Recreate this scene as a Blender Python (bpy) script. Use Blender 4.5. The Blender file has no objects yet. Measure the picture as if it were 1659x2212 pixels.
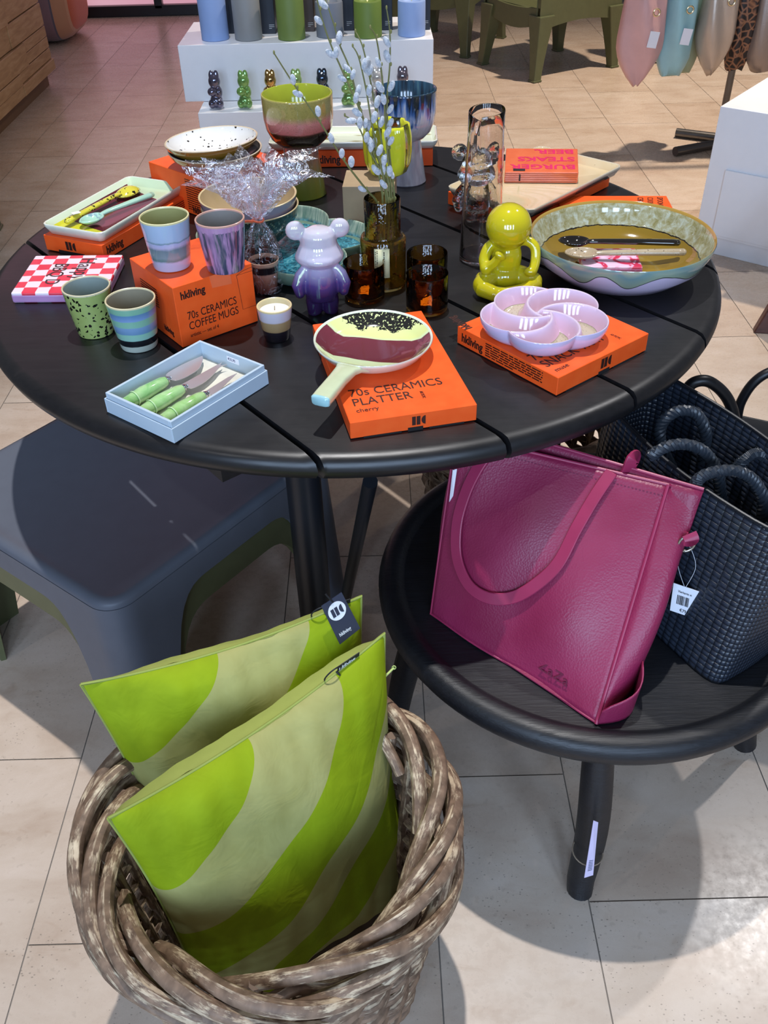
import bpy, math, random
import numpy as np
from mathutils import Vector, Matrix
R_ = math.radians
C = bpy.context.scene.collection
scene = bpy.context.scene
rnd = random.Random(7)

# ------------------------------------------------------------------ camera
CAM = Vector((0.04313, -1.60897, 1.43705))
RX = Vector((0.99966775, -0.01619093, -0.02005608)); UX = Vector((0.02577581, 0.62793562, 0.77783833)); FX = Vector((0.0, 0.77809685, -0.62814433))
RX = FX.cross(UX).normalized(); UX = RX.cross(FX).normalized()
FPX = 1979.34
cam = bpy.data.objects.new('camera', bpy.data.cameras.new('camera')); C.objects.link(cam)
cam.matrix_world = Matrix(((RX.x, UX.x, -FX.x, CAM.x), (RX.y, UX.y, -FX.y, CAM.y), (RX.z, UX.z, -FX.z, CAM.z), (0, 0, 0, 1)))
cam.data.sensor_fit = 'VERTICAL'; cam.data.sensor_height = 24.0; cam.data.lens = 24.0 * FPX / 2212
cam.data.clip_start = 0.05
scene.camera = cam

# ------------------------------------------------------------------ view, world, lights
scene.view_settings.view_transform = 'Standard'; scene.view_settings.look = 'None'
scene.view_settings.exposure = 0.0; scene.view_settings.gamma = 1.0
scene.view_settings.use_curve_mapping = False
world = bpy.data.worlds.new('shop_light'); scene.world = world; world.use_nodes = True
bg = world.node_tree.nodes['Background']; bg.inputs[0].default_value = (0.86, 0.89, 1.0, 1); bg.inputs[1].default_value = 0.16

def spot(name, loc, target, power, color, size=0.12, angle=70, blend=0.5):
    l = bpy.data.lights.new(name, 'SPOT'); l.energy = power; l.color = color; l.shadow_soft_size = size
    l.spot_size = R_(angle); l.spot_blend = blend
    o = bpy.data.objects.new(name, l); C.objects.link(o); o.location = loc
    o.rotation_euler = (Vector(target) - Vector(loc)).to_track_quat('-Z', 'Y').to_euler()
    return o
def area(name, loc, target, power, color, sx, sy):
    l = bpy.data.lights.new(name, 'AREA'); l.energy = power; l.color = color; l.shape = 'RECTANGLE'; l.size = sx; l.size_y = sy
    o = bpy.data.objects.new(name, l); C.objects.link(o); o.location = loc
    o.rotation_euler = (Vector(target) - Vector(loc)).to_track_quat('-Z', 'Y').to_euler()
    return o
spot('ceiling_spot_table', (-0.02, 0.5, 6.6), (-0.12, 0.05, 0.6), 1450, (0.99, 0.975, 0.97), 0.05, 33, 1.0)
spot('ceiling_spot_right', (2.3, 1.2, 4.2), (1.3, 0.6, 0.3), 190, (0.99, 0.97, 0.97), 0.05, 60, 0.6)
spot('ceiling_spot_front', (-2.2, -2.4, 4.2), (0.1, -0.9, 0.2), 40, (0.98, 0.98, 1.0), 0.06, 60, 0.6)
spot('ceiling_spot_back', (2.4, 3.4, 4.6), (1.5, 3.2, 0.0), 1080, (1.0, 0.84, 0.68), 0.08, 72, 0.9)
spot('ceiling_spot_display', (-0.5, 1.7, 4.4), (-0.2, 2.2, 0.5), 210, (0.90, 0.95, 1.0), 0.06, 34, 0.8)
for i, wx in enumerate((-1.9, -0.75, 0.4, 1.55)):
    area('daylight_window', (wx, -4.6, 2.1), (wx, 0, 0.9), 60, (0.52, 0.71, 1.0), 0.62, 1.9)

# ------------------------------------------------------------------ pixel rays (used only to place things on the surfaces they stand on)
def ray(px, py): return (FX + RX * ((px - 829.5) / FPX) - UX * ((py - 1106) / FPX))
def at(px, py, z):
    d = ray(px, py); return CAM + d * ((z - CAM.z) / d.z)
def atY(px, py, y):
    d = ray(px, py); return CAM + d * ((y - CAM.y) / d.y)
def atP(px, py, p, n):
    d = ray(px, py); return CAM + d * ((Vector(p) - CAM).dot(n) / d.dot(n))
def pix(P):
    v = P - CAM; d = v.dot(FX); return (829.5 + FPX * v.dot(RX) / d, 1106 - FPX * v.dot(UX) / d)

# ------------------------------------------------------------------ colour + materials
def lin(h):
    if isinstance(h, (tuple, list)): return (*h[:3], 1.0)
    h = h.lstrip('#'); c = [int(h[i:i + 2], 16) / 255 for i in (0, 2, 4)]
    return (*[(x / 12.92 if x <= 0.04045 else ((x + 0.055) / 1.055) ** 2.4) for x in c], 1.0)
class Nt:
    def __init__(s, name):
        s.m = bpy.data.materials.new(name); s.m.use_nodes = True; s.t = s.m.node_tree; s.n = s.t.nodes
        s.b = s.n['Principled BSDF']; s.out = s.n['Material Output']
    def new(s, typ, **kw):
        n = s.n.new(typ)
        for k, v in kw.items(): setattr(n, k, v)
        return n
    def set(s, n, **kw):
        for k, v in kw.items():
            i = n.inputs[k.replace('_', ' ')]
            s.put(i, v)
        return n
    def put(s, inp, v):
        if hasattr(v, 'is_output') or isinstance(v, bpy.types.NodeSocket): s.t.links.new(v, inp)
        else:
            if isinstance(v, str): v = lin(v)
            inp.default_value = v
    def coord(s, kind='Object', scale=(1, 1, 1), loc=(0, 0, 0)):
        c = s.new('ShaderNodeTexCoord'); mp = s.new('ShaderNodeMapping'); s.t.links.new(c.outputs[kind], mp.inputs[0])
        mp.inputs['Scale'].default_value = scale; mp.inputs['Location'].default_value = loc
        return mp.outputs[0]
    def noise(s, vec, scale=5, detail=3, rough=0.5, dist=0.0):
        n = s.new('ShaderNodeTexNoise'); s.put(n.inputs['Vector'], vec); n.inputs['Scale'].default_value = scale
        n.inputs['Detail'].default_value = detail; n.inputs['Roughness'].default_value = rough; n.inputs['Distortion'].default_value = dist
        return n.outputs['Fac']
    def vor(s, vec, scale=5, feature='F1', out='Distance'):
        n = s.new('ShaderNodeTexVoronoi', feature=feature); s.put(n.inputs['Vector'], vec); n.inputs['Scale'].default_value = scale
        return n.outputs[out]
    def math(s, op, a, b=0.0, c=0.0):
        n = s.new('ShaderNodeMath', operation=op); s.put(n.inputs[0], a); s.put(n.inputs[1], b)
        if op in ('MULTIPLY_ADD',): s.put(n.inputs[2], c)
        return n.outputs[0]
    def sep(s, vec):
        n = s.new('ShaderNodeSeparateXYZ'); s.put(n.inputs[0], vec); return n.outputs
    def ramp(s, fac, stops, interp='LINEAR'):
        n = s.new('ShaderNodeValToRGB'); s.put(n.inputs[0], fac); r = n.color_ramp; r.interpolation = interp
        while len(r.elements) > 1: r.elements.remove(r.elements[-1])
        r.elements[0].position = stops[0][0]; r.elements[0].color = lin(stops[0][1])
        for p, c in stops[1:]:
            e = r.elements.new(p); e.color = lin(c)
        return n.outputs[0]
    def mix(s, fac, a, b, blend='MIX'):
        n = s.new('ShaderNodeMix', data_type='RGBA', blend_type=blend)
        s.put(n.inputs[0], fac); s.put(n.inputs[6], a); s.put(n.inputs[7], b); return n.outputs[2]
    def bump(s, h, strength=0.2, dist=0.001):
        n = s.new('ShaderNodeBump'); s.put(n.inputs['Height'], h); n.inputs['Strength'].default_value = strength; n.inputs['Distance'].default_value = dist
        s.t.links.new(n.outputs[0], s.b.inputs['Normal'])
    def p(s, color=None, rough=None, metal=None, coat=None, sheen=None, trans=None, ior=None, emit=None, estr=None, spec=None, alpha=None, sss=None, film=None):
        b = s.b.inputs
        for k, v in (('Base Color', color), ('Roughness', rough), ('Metallic', metal), ('Coat Weight', coat), ('Sheen Weight', sheen), ('Transmission Weight', trans), ('IOR', ior), ('Emission Color', emit), ('Emission Strength', estr), ('Specular IOR Level', spec), ('Alpha', alpha), ('Subsurface Weight', sss), ('Thin Film Thickness', film)):
            if v is not None: s.put(b[k], v)
        return s.m
MATS = {}
def plain(name, color, rough=0.5, var=0.06, nscale=30, bump=0.0, bscale=200, **kw):
    if name in MATS: return MATS[name]
    t = Nt(name); v = t.coord()
    f = t.noise(v, nscale, 3)
    c = lin(color); lo = tuple(x * (1 - var) for x in c[:3]); hi = tuple(min(1, x * (1 + var)) for x in c[:3])
    t.p(t.ramp(f, [(0.3, lo), (0.7, hi)]), rough, **kw)
    if bump: t.bump(t.noise(v, bscale, 2), bump, 0.001)
    MATS[name] = t.m; return t.m
def glaze(name, stops, h, interp='LINEAR', dist=0.02, dscale=30, stretch=(1, 1, 1), speck=None, rough=0.12, coat=0.5, z0=0.0, film=None, axis=2):
    """ceramic glaze in bands that follow the height of the piece"""
    if name in MATS: return MATS[name]
    t = Nt(name); v = t.coord(); z = t.sep(v)[axis]
    n = t.noise(t.coord(scale=stretch), dscale, 4, 0.6)
    f = t.math('MULTIPLY_ADD', z, 1.0 / h, -z0 / h)
    f = t.math('ADD', f, t.math('MULTIPLY', t.math('SUBTRACT', n, 0.5), dist))
    col = t.ramp(f, stops, interp)
    for sp in ([speck] if speck and not isinstance(speck, list) else (speck or [])):
        c, sc, th = sp[:3]
        d = t.vor(v, sc); k = t.math('LESS_THAN', d, t.math('MULTIPLY', t.noise(v, sc * 0.45, 1), th * 2))
        col = t.mix(k, col, c)
    t.p(col, rough, coat=coat, film=film); t.s_col = col
    MATS[name] = t.m; return t.m
def dots(name, base, dark, sc=110, amt=0.42, base2=None, rough=0.1, coat=0.5):
    t = Nt(name); v = t.coord(); vo = t.new('ShaderNodeTexVoronoi'); t.put(vo.inputs['Vector'], v); vo.inputs['Scale'].default_value = sc
    sp_ = t.new('ShaderNodeSeparateColor'); t.put(sp_.inputs[0], vo.outputs['Color']); k = t.math('LESS_THAN', vo.outputs['Distance'], t.math('MULTIPLY', t.math('POWER', sp_.outputs[0], 2.0), amt))
    t.p(t.mix(k, t.ramp(t.noise(v, 30, 3), [(0.3, base), (0.7, base2 or base)]), dark), rough, coat=coat); return t.m
def glass(name, color, rough=0.02, ior=1.45, bump=0.0, bscale=60):
    if name in MATS: return MATS[name]
    t = Nt(name); v = t.coord()
    c = lin(color); f = t.noise(v, 20, 2)
    t.p(t.ramp(f, [(0.3, tuple(x * 0.94 for x in c[:3])), (0.7, c)]), rough, trans=1.0, ior=ior)
    if bump: t.bump(t.noise(v, bscale, 2, 0.6, 0.6), bump, 0.003)
    MATS[name] = t.m; return t.m

# ------------------------------------------------------------------ mesh builder
class MB:
    def __init__(s): s.v = []; s.f = []; s.m = []; s.uv = {}
    def add(s, vs, fs, mi=0, uvs=None):
        o = len(s.v); s.v += [tuple(x) for x in vs]
        for k, f in enumerate(fs):
            s.f.append(tuple(o + i for i in f)); s.m.append(mi if isinstance(mi, int) else mi[k])
            if uvs: s.uv[len(s.f) - 1] = uvs[k]
        return s
    def box(s, c, d, rz=0.0, mi=0, M=None):
        x, y, z = [q / 2 for q in d]; vs = []
        for a in (-x, x):
            for b in (-y, y):
                for e in (-z, z):
                    p = Vector((a, b, e))
                    if M: p = M @ p
                    elif rz: p = Matrix.Rotation(rz, 3, 'Z') @ p
                    vs.append(p + Vector(c))
        return s.add(vs, [(0, 1, 3, 2), (4, 6, 7, 5), (0, 4, 5, 1), (2, 3, 7, 6), (0, 2, 6, 4), (1, 5, 7, 3)], mi)
    def prism(s, poly, z0, z1, mi=0):
        n = len(poly); vs = [(x, y, z0) for x, y in poly] + [(x, y, z1) for x, y in poly]
        return s.add(vs, [tuple(range(n))[::-1], tuple(range(n, 2 * n))] + [(i, (i + 1) % n, n + (i + 1) % n, n + i) for i in range(n)], mi)
    def rings(s, rings, close=True, cap0=True, cap1=True, mi=0, uv=False):
        n = len(rings[0]); vs = [p for r in rings for p in r]; fs = []; ms = []; uvs = []
        for j in range(len(rings) - 1):
            for i in range(n if close else n - 1):
                a = j * n + i; b = j * n + (i + 1) % n
                fs.append((a, b, b + n, a + n)); ms.append(mi if isinstance(mi, int) else mi[j])
                uvs.append([(i / n, j), ((i + 1) / n, j), ((i + 1) / n, j + 1), (i / n, j + 1)])
        if cap0: fs.append(tuple(range(n))[::-1]); ms.append(mi if isinstance(mi, int) else mi[0]); uvs.append([(0, 0)] * n)
        if cap1: k = (len(rings) - 1) * n; fs.append(tuple(range(k, k + n))); ms.append(mi if isinstance(mi, int) else mi[-1]); uvs.append([(0, 0)] * n)
        return s.add(vs, fs, ms, uvs if uv else None)
    def lathe(s, prof, seg=48, mi=0, c=(0, 0, 0), cap0=True, cap1=True, fn=None):
        rr = []
        for r, z in prof:
            ring = []
            for i in range(seg):
                a = 2 * math.pi * i / seg; q = r * (fn(a, z) if fn else 1)
                ring.append((c[0] + q * math.cos(a), c[1] + q * math.sin(a), c[2] + z))
            rr.append(ring)
        return s.rings(rr, True, cap0, cap1, mi)
    def tube(s, pts, rad, seg=10, mi=0, cap=True, uvlen=True, sq=1.0, up=None):
        pts = [Vector(p) for p in pts]; n = len(pts); rr = []
        if not isinstance(rad, (list, tuple)): rad = [rad] * n
        T = [(pts[min(i + 1, n - 1)] - pts[max(i - 1, 0)]).normalized() for i in range(n)]
        a = Vector(up) if up else (Vector((0, 0, 1)) if abs(T[0].z) < 0.9 else Vector((1, 0, 0)))
        L = 0; Ls = []
        for i in range(n):
            if i: L += (pts[i] - pts[i - 1]).length
            Ls.append(L)
            a = (a - T[i] * a.dot(T[i])).normalized(); b = T[i].cross(a)
            rr.append([pts[i] + a * (rad[i] * math.cos(2 * math.pi * k / seg)) + b * (rad[i] * sq * math.sin(2 * math.pi * k / seg)) for k in range(seg)])
        f0 = len(s.f); s.rings(rr, True, cap, cap, mi, True)
        for k in range(f0, len(s.f)):
            u = s.uv[k]
            if len(u) == 4 and u != [(0, 0)] * 4: s.uv[k] = [(x, Ls[int(y)]) for x, y in u]
        return s
    def ell(s, c, r, seg=20, rg=12, mi=0, M=None):
        prof = [(math.sin(math.pi * j / rg), -math.cos(math.pi * j / rg)) for j in range(rg + 1)]
        prof[0] = (1e-4, -1); prof[-1] = (1e-4, 1)
        rr = []
        for q, z in prof:
            ring = []
            for i in range(seg):
                a = 2 * math.pi * i / seg; p = Vector((q * math.cos(a) * r[0], q * math.sin(a) * r[1], z * r[2]))
                if M: p = M @ p
                ring.append(p + Vector(c))
            rr.append(ring)
        return s.rings(rr, True, True, True, mi)
    def grid(s, fn, nu, nv, mi=0, wrapu=False, uv=True, uvs=(1, 1)):
        vs = [fn(i / nu, j / nv) for j in range(nv + 1) for i in range(nu + 1)]
        fs = []; us = []
        for j in range(nv):
            for i in range(nu):
                a = j * (nu + 1) + i; fs.append((a, a + 1, a + nu + 2, a + nu + 1))
                us.append([(i / nu * uvs[0], j / nv * uvs[1]), ((i + 1) / nu * uvs[0], j / nv * uvs[1]), ((i + 1) / nu * uvs[0], (j + 1) / nv * uvs[1]), (i / nu * uvs[0], (j + 1) / nv * uvs[1])])
        return s.add(vs, fs, mi, us)
    def build(s, name, mats, parent=None, smooth=True, angle=40, bevel=0, bseg=2, loc=None, rz=0, solid=0, sub=0):
        me = bpy.data.meshes.new(name); me.from_pydata(s.v, [], s.f)
        if not isinstance(mats, (list, tuple)): mats = [mats]
        for m in mats: me.materials.append(m)
        me.polygons.foreach_set('material_index', [min(x, len(mats) - 1) for x in s.m])
        if s.uv:
            ul = me.uv_layers.new(name='UVMap')
            for k, p in enumerate(me.polygons):
                u = s.uv.get(k)
                if u:
                    for li, c in zip(p.loop_indices, u): ul.data[li].uv = c
        me.polygons.foreach_set('use_smooth', [bool(smooth)] * len(me.polygons))
        me.update(); me.validate()
        if smooth and angle < 180: me.set_sharp_from_angle(angle=R_(angle))
        o = bpy.data.objects.new(name, me); C.objects.link(o)
        if parent: o.parent = parent
        if loc is not None: o.location = loc
        if rz: o.rotation_euler[2] = rz
        if solid:
            q = o.modifiers.new('thick', 'SOLIDIFY'); q.thickness = solid; q.offset = 0
        if bevel:
            q = o.modifiers.new('bevel', 'BEVEL'); q.width = bevel; q.segments = bseg; q.limit_method = 'ANGLE'; q.angle_limit = R_(35)
        if sub:
            q = o.modifiers.new('sub', 'SUBSURF'); q.levels = sub; q.render_levels = sub
        return o
def tag(o, label, cat, group=None, kind=None):
    if label: o['label'] = label
    if cat: o['category'] = cat
    if group: o['group'] = group
    if kind: o['kind'] = kind
    return o
def thing(name, label, cat, loc=(0, 0, 0), rz=0.0, group=None):
    o = bpy.data.objects.new(name, None); C.objects.link(o); o.location = loc; o.rotation_euler = (0, 0, rz); o.empty_display_size = 0.05
    return tag(o, label, cat, group)
def copy_tree(o, parent=None):
    c = o.copy(); C.objects.link(c)
    if parent: c.parent = parent
    for ch in list(o.children): copy_tree(ch, c)
    return c
def fuse(o, voxel, smooth=4):
    """melt overlapping closed pieces of one mesh into a single skin"""
    m = o.modifiers.new('fuse', 'REMESH'); m.mode = 'VOXEL'; m.voxel_size = voxel; m.use_smooth_shade = True
    q = o.modifiers.new('soft', 'SMOOTH'); q.iterations = smooth; q.factor = 0.5
    bpy.context.view_layer.update()
    dg = bpy.context.evaluated_depsgraph_get(); me = bpy.data.meshes.new_from_object(o.evaluated_get(dg), depsgraph=dg)
    o.modifiers.clear(); old = o.data; mats = [m_ for m_ in old.materials]; o.data = me
    me.materials.clear()
    for m_ in mats: me.materials.append(m_)
    me.polygons.foreach_set('use_smooth', [True] * len(me.polygons)); me.polygons.foreach_set('material_index', [0] * len(me.polygons)); me.update()
    return o
def text(body, size, mat, parent, o, xd, yd, name='lettering', bold=0.0, sx=1.0, align='LEFT', depth=0.0003, space=1.0):
    cu = bpy.data.curves.new('t', 'FONT'); cu.body = body; cu.size = size; cu.offset = bold * size; cu.align_x = align; cu.extrude = depth / 2; cu.space_character = space
    cu.resolution_u = 3
    ob = bpy.data.objects.new('t', cu); C.objects.link(ob); bpy.context.view_layer.update()
    dg = bpy.context.evaluated_depsgraph_get(); me = bpy.data.meshes.new_from_object(ob.evaluated_get(dg), depsgraph=dg)
    bpy.data.objects.remove(ob); bpy.data.curves.remove(cu)
    xd = Vector(xd).normalized(); yd = Vector(yd).normalized(); zd = xd.cross(yd).normalized()
    M = Matrix(((xd.x * sx, yd.x, zd.x, o[0]), (xd.y * sx, yd.y, zd.y, o[1]), (xd.z * sx, yd.z, zd.z, o[2]), (0, 0, 0, 1)))
    me.transform(M); me.materials.clear(); me.materials.append(mat)
    q = bpy.data.objects.new(name, me); C.objects.link(q)
    if parent: q.parent = parent
    return q
def shape_on(polys, mat, parent, o, xd, yd, name='emblem', depth=0.0003):
    xd = Vector(xd).normalized(); yd = Vector(yd).normalized(); zd = xd.cross(yd); o = Vector(o); b = MB()
    for poly in polys:
        n = len(poly); lo = [o + xd * x + yd * y for x, y in poly]; hi = [p + zd * depth for p in lo]
        b.add(lo + hi, [tuple(range(n))[::-1], tuple(range(n, 2 * n))] + [(i, (i + 1) % n, n + (i + 1) % n, n + i) for i in range(n)])
    return b.build(name, mat, parent, smooth=False)
def emblem(w, mat, parent, o, xd, yd, name='emblem'):
    h = w * 0.72; hd = [(w * 0.70 + w * 0.30 * math.sin(math.pi * k / 10) * -1 + w * 0.30, h * (0.5 - 0.5 * math.cos(math.pi * k / 10))) for k in range(11)]
    return shape_on([[(0, 0), (w * .27, 0), (w * .27, h), (0, h)], [(w * .34, 0), (w * .61, 0), (w * .61, h), (w * .34, h)], hd[::-1]], mat, parent, o, xd, yd, name)
def rows(n, w, dy, th, mat, parent, o, xd, yd, seed=1, name='small_print'):
    r = random.Random(seed); P = []
    for i in range(n):
        x = 0; ww = w * (1 if i < n - 1 else 0.5)
        while x < ww:
            l = r.uniform(0.06, 0.16) * w; l = min(l, ww - x); y = -i * dy
            P.append([(x, y), (x + l, y), (x + l, y + th), (x, y + th)]); x += l + 0.02 * w
    return shape_on(P, mat, parent, o, xd, yd, name)
def smooth_path(pts, n=8):
    P = [Vector(p) for p in pts]; out = []
    for i in range(len(P) - 1):
        p0 = P[max(i - 1, 0)]; p1 = P[i]; p2 = P[i + 1]; p3 = P[min(i + 2, len(P) - 1)]
        for k in range(n):
            t = k / n; out.append(0.5 * ((2 * p1) + (p2 - p0) * t + (2 * p0 - 5 * p1 + 4 * p2 - p3) * t * t + (3 * p1 - p0 - 3 * p2 + p3) * t ** 3))
    return out + [P[-1]]
T = 0.75
ZUP = Vector((0, 0, 1))

# ================================================================== SETTING
def stone(name, a, b, c):
    t = Nt(name); v = t.coord(); v2 = t.coord(scale=(1, 1.9, 1))
    big = t.noise(v2, 5, 5, 0.6, 0.4); fine = t.noise(v, 60, 4, 0.65)
    col = t.ramp(big, [(0.28, a), (0.5, b), (0.72, c)]); cl_ = t.noise(t.coord(scale=(1, 2.6, 1)), 7, 4, 0.65, 0.8); col = t.mix(t.math('MULTIPLY', t.ramp(cl_, [(0.60, (0, 0, 0)), (0.72, (1, 1, 1))]), 0.35), col, '9c7d62')
    col = t.mix(t.math('MULTIPLY', t.math('GREATER_THAN', fine, 0.63), 0.18), col, '8a7868')
    pit = t.math('LESS_THAN', t.vor(t.coord(scale=(1, 1.6, 1)), 95), t.math('MULTIPLY', t.noise(v, 6, 3, 0.6), 0.26))
    pit = t.math('MULTIPLY', pit, t.math('GREATER_THAN', t.noise(v, 3.1, 2), 0.5))
    col = t.mix(t.math('MULTIPLY', pit, 0.5), col, '6d6156')
    t.p(col, t.ramp(fine, [(0.3, (0.22,) * 3), (0.7, (0.34,) * 3)]), spec=0.4)
    t.bump(t.math('SUBTRACT', 1.0, pit), 0.08, 0.001)
    return t.m
sm = [stone('travertine_warm', 'b59e8a', 'c4b09d', 'cebbaa'), stone('travertine_pale', 'bca693', 'c9b7a5', 'd2c2b3'), stone('travertine_grey', 'b29b88', 'c0ac99', 'cab8a7')]
grout = plain('grout', '8a7f74', 0.8)
xs = [-0.54, -0.18, 0.112, 0.36]; wd = [0.36, 0.292, 0.248]
while xs[-1] < 5.2: xs.append(xs[-1] + wd[(len(xs) - 1 + 0) % 3])
k = 0
while xs[0] > -4.6: xs.insert(0, xs[0] - wd[(2 - k) % 3]); k += 1
offs = {-0.18: 0.008, 0.112: -0.608, 0.36: -0.852, -0.54: -0.3}
b = MB(); g = 0.0011
for i in range(len(xs) - 1):
    x0, x1 = xs[i], xs[i + 1]; off = None
    for kx, ko in offs.items():
        if abs(kx - x0) < 1e-6: off = ko
    if off is None: off = rnd.uniform(0, 0.6)
    if x1 < -0.53 and x1 > -0.56: off = -0.545
    y = off - 0.6 * 8
    while y < 7.2:
        b.add([(x0 + g, y + g, 0), (x1 - g, y + g, 0), (x1 - g, y + 0.6 - g, 0), (x0 + g, y + 0.6 - g, 0)], [(0, 1, 2, 3)], rnd.choice((0, 0, 1, 1, 2))); y += 0.6
b.add([(-4.7, -5.2, -0.0016), (5.3, -5.2, -0.0016), (5.3, 7.4, -0.0016), (-4.7, 7.4, -0.0016)], [(0, 1, 2, 3)], 3)
fl = b.build('floor', sm + [grout], smooth=False); fl['kind'] = 'structure'

# back wall: pink lit glass in black frames on the left, dark shopfront to the right
pk = Nt('pink_lit_glass'); pk.p('e6b4c6', 0.15, emit=pk.ramp(pk.noise(pk.coord(), 1.2, 2), [(0.3, 'e29aa8'), (0.7, 'eeb6c2')]), estr=0.66); pk = pk.m
blackf = plain('black_frame', '15161a', 0.35)
w1 = thing('window_1', None, None, (0, 6.40, 0)); w1['kind'] = 'structure'
for x0, x1 in ((-4.6, -3.05), (-3.0, -1.62), (-1.57, -0.55)):
    b = MB(); b.box(((x0 + x1) / 2, 0.03, 2.05), (x1 - x0, 0.02, 4.0)); b.build('lit_pane', pk, w1, smooth=False)
b = MB(); b.box((-2.6, 0.0, 0.0375), (4.2, 0.08, 0.075)); b.box((-2.6, 0, 4.05), (4.2, 0.08, 0.1))
for x in (-3.02, -1.595, -0.52): b.box((x, 0, 2.1), (0.06, 0.08, 4.1))
b.build('black_frame', blackf, w1, smooth=False, bevel=0.004)
b = MB(); b.box((2.3, 6.5, 2.1), (5.6, 0.1, 4.2)); wb = b.build('wall_back', plain('wall_grey', '8f8a88', 0.7), smooth=False); wb['kind'] = 'structure'

# ---- counter clad in stacked wood blocks (left)
t = Nt('oak_blocks'); v = t.coord(scale=(8, 1, 8))
t.p(t.ramp(t.noise(v, 6, 4, 0.6, 0.5), [(0.25, 'a78259'), (0.5, 'bd966a'), (0.75, 'cdaa80')]), 0.55); t.bump(t.noise(t.coord(scale=(6, 1, 20)), 12, 3), 0.15, 0.002); oak = t.m
cn = thing('counter', 'counter clad in stacked oak blocks at the left edge of the shop', 'counter', (-1.87, 3.2, 0))
b = MB(); cr = random.Random(3); y_end = 1.19
for r in range(9):
    z = 0.09 + r * 0.118; y = y_end + 0.0
    first = True
    while y > -0.54:
        L = cr.choice((0.6, 0.8, 0.95)) if not first else cr.choice((0.62, 0.45)) ; first = False; L = min(L, y + 0.55)
        n_ = cr.choice((1, 1, 2))
        for q in range(n_):
            hh = 0.116 / n_; dx = cr.choice((-0.006, -0.002, 0.002, 0.006, 0.009))
            b.box((dx - 0.05, y - L / 2, z + hh * (q + 0.5)), (0.1, L - 0.002, hh - 0.003))
        y -= L
b.build('block_cladding', oak, cn, smooth=False, bevel=0.002, bseg=1)
b = MB(); b.box((-0.42, 0.23, 0.6), (0.68, 1.88, 1.1)); b.box((-0.10, 0.23, 0.045), (0.1, 1.9, 0.09)); b.build('carcass', plain('counter_core', '7d5f44', 0.6), cn, smooth=False)

# ---- striped woven pouf beside the counter
t = Nt('striped_weave'); v = t.coord(); x = t.sep(v)[0]
f = t.math('MULTIPLY_ADD', x, 1 / 0.62, 0.5)
t.p(t.ramp(f, [(0.0, '7c8468'), (0.40, '8a9276'), (0.44, '17161a'), (0.53, '8d6d78'), (0.66, '95787e'), (0.78, '6f6672'), (0.80, 'd0956f'), (0.93, 'd9a07a'), (0.95, 'd4673c')], 'CONSTANT'), 0.9, sheen=0.3)
t.bump(t.noise(t.coord(scale=(1, 1, 4)), 90, 2), 0.6, 0.004)
pouf = MB(); pr = []
for j in range(17):
    a = -math.pi / 2 + math.pi * j / 16; q = max(0.001, math.cos(a)) ** 0.45; zz = (abs(math.sin(a)) ** 0.7) * (1 if a > 0 else -1)
    pr.append([(0.31 * q * (abs(math.cos(h)) ** 0.5) * math.copysign(1, math.cos(h)), 0.33 * q * (abs(math.sin(h)) ** 0.5) * math.copysign(1, math.sin(h)), 0.22 + 0.22 * zz) for h in [2 * math.pi * i / 40 for i in range(40)]])
pouf.rings(pr)
tag(pouf.build('pouf', t.m, loc=(-2.31, 5.72, 0)), 'striped woven pouf in sage black mauve and orange on the floor behind the counter', 'pouf')

# ---- white display steps
wl = plain('white_lacquer', 'f1f2f7', 0.35, var=0.01, coat=0.2)
b = MB(); b.box((-0.20, 2.30, 0.225), (0.84, 0.53, 0.45)); tag(b.build('display_plinth', wl, smooth=False, bevel=0.002), 'low white display plinth carrying the glass rabbits and the white block', 'plinth')
b = MB(); b.box((-0.207, 2.40, 0.5515), (0.965, 0.42, 0.2)); tag(b.build('display_block', wl, smooth=False, bevel=0.002), 'white display block under the row of pillar candles', 'plinth')

# ---- pillar candles
def candle(name, lab, col, x, y, h, lit=None):
    c = thing(name, lab, 'candle', (x, y, 0.652), 0, 'pillar candles on the white block')
    m = plain('wax_' + col, col, 0.55, var=0.02, sss=0.0)
    b = MB(); b.lathe([(0.0505, 0), (0.0525, 0.002), (0.0525, h - 0.003), (0.0505, h), (0.034, h - 0.001), (0.028, h - 0.007), (0.004, h - 0.010)], 40); b.build('wax_body', m, c)
    b = MB(); b.ell((0, 0, h + 0.012), (0.004, 0.004, 0.017), 10, 8)
    fm = plain('flame_tip', 'f6ecc8', 0.4) if lit is None else Nt('lit_flame').p('ffe9a8', 0.4, emit='ffe4a0', estr=1.3)
    b.build('flame_tip', fm, c)
cs = [('tall periwinkle blue pillar candle at the left end of the block', '8fa9da', -0.557, 2.286, 0.19),
      ('tall grey pillar candle between the blue and the green tall ones', '8c8d8d', -0.428, 2.275, 0.155),
      ('tall olive green pillar candle, tallest on the block', '6f8440', -0.262, 2.262, 0.20),
      ('short slate grey pillar candle behind the willow twigs', '767c88', -0.116, 2.29, 0.118),
      ('short green pillar candle with a glowing flame tip', '6d8436', 0.030, 2.265, 0.122),
      ('short light blue pillar candle at the right end of the block', '93acdc', 0.196, 2.27, 0.118)]
for i, (lab, col, x, y, h) in enumerate(cs): candle('pillar_candle', lab, col, x, y, h, True if i == 4 else None)
navy = plain('navy_card', '1d2533', 0.5); wtxt = plain('white_print', 'dfe0e2', 0.5)
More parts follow.
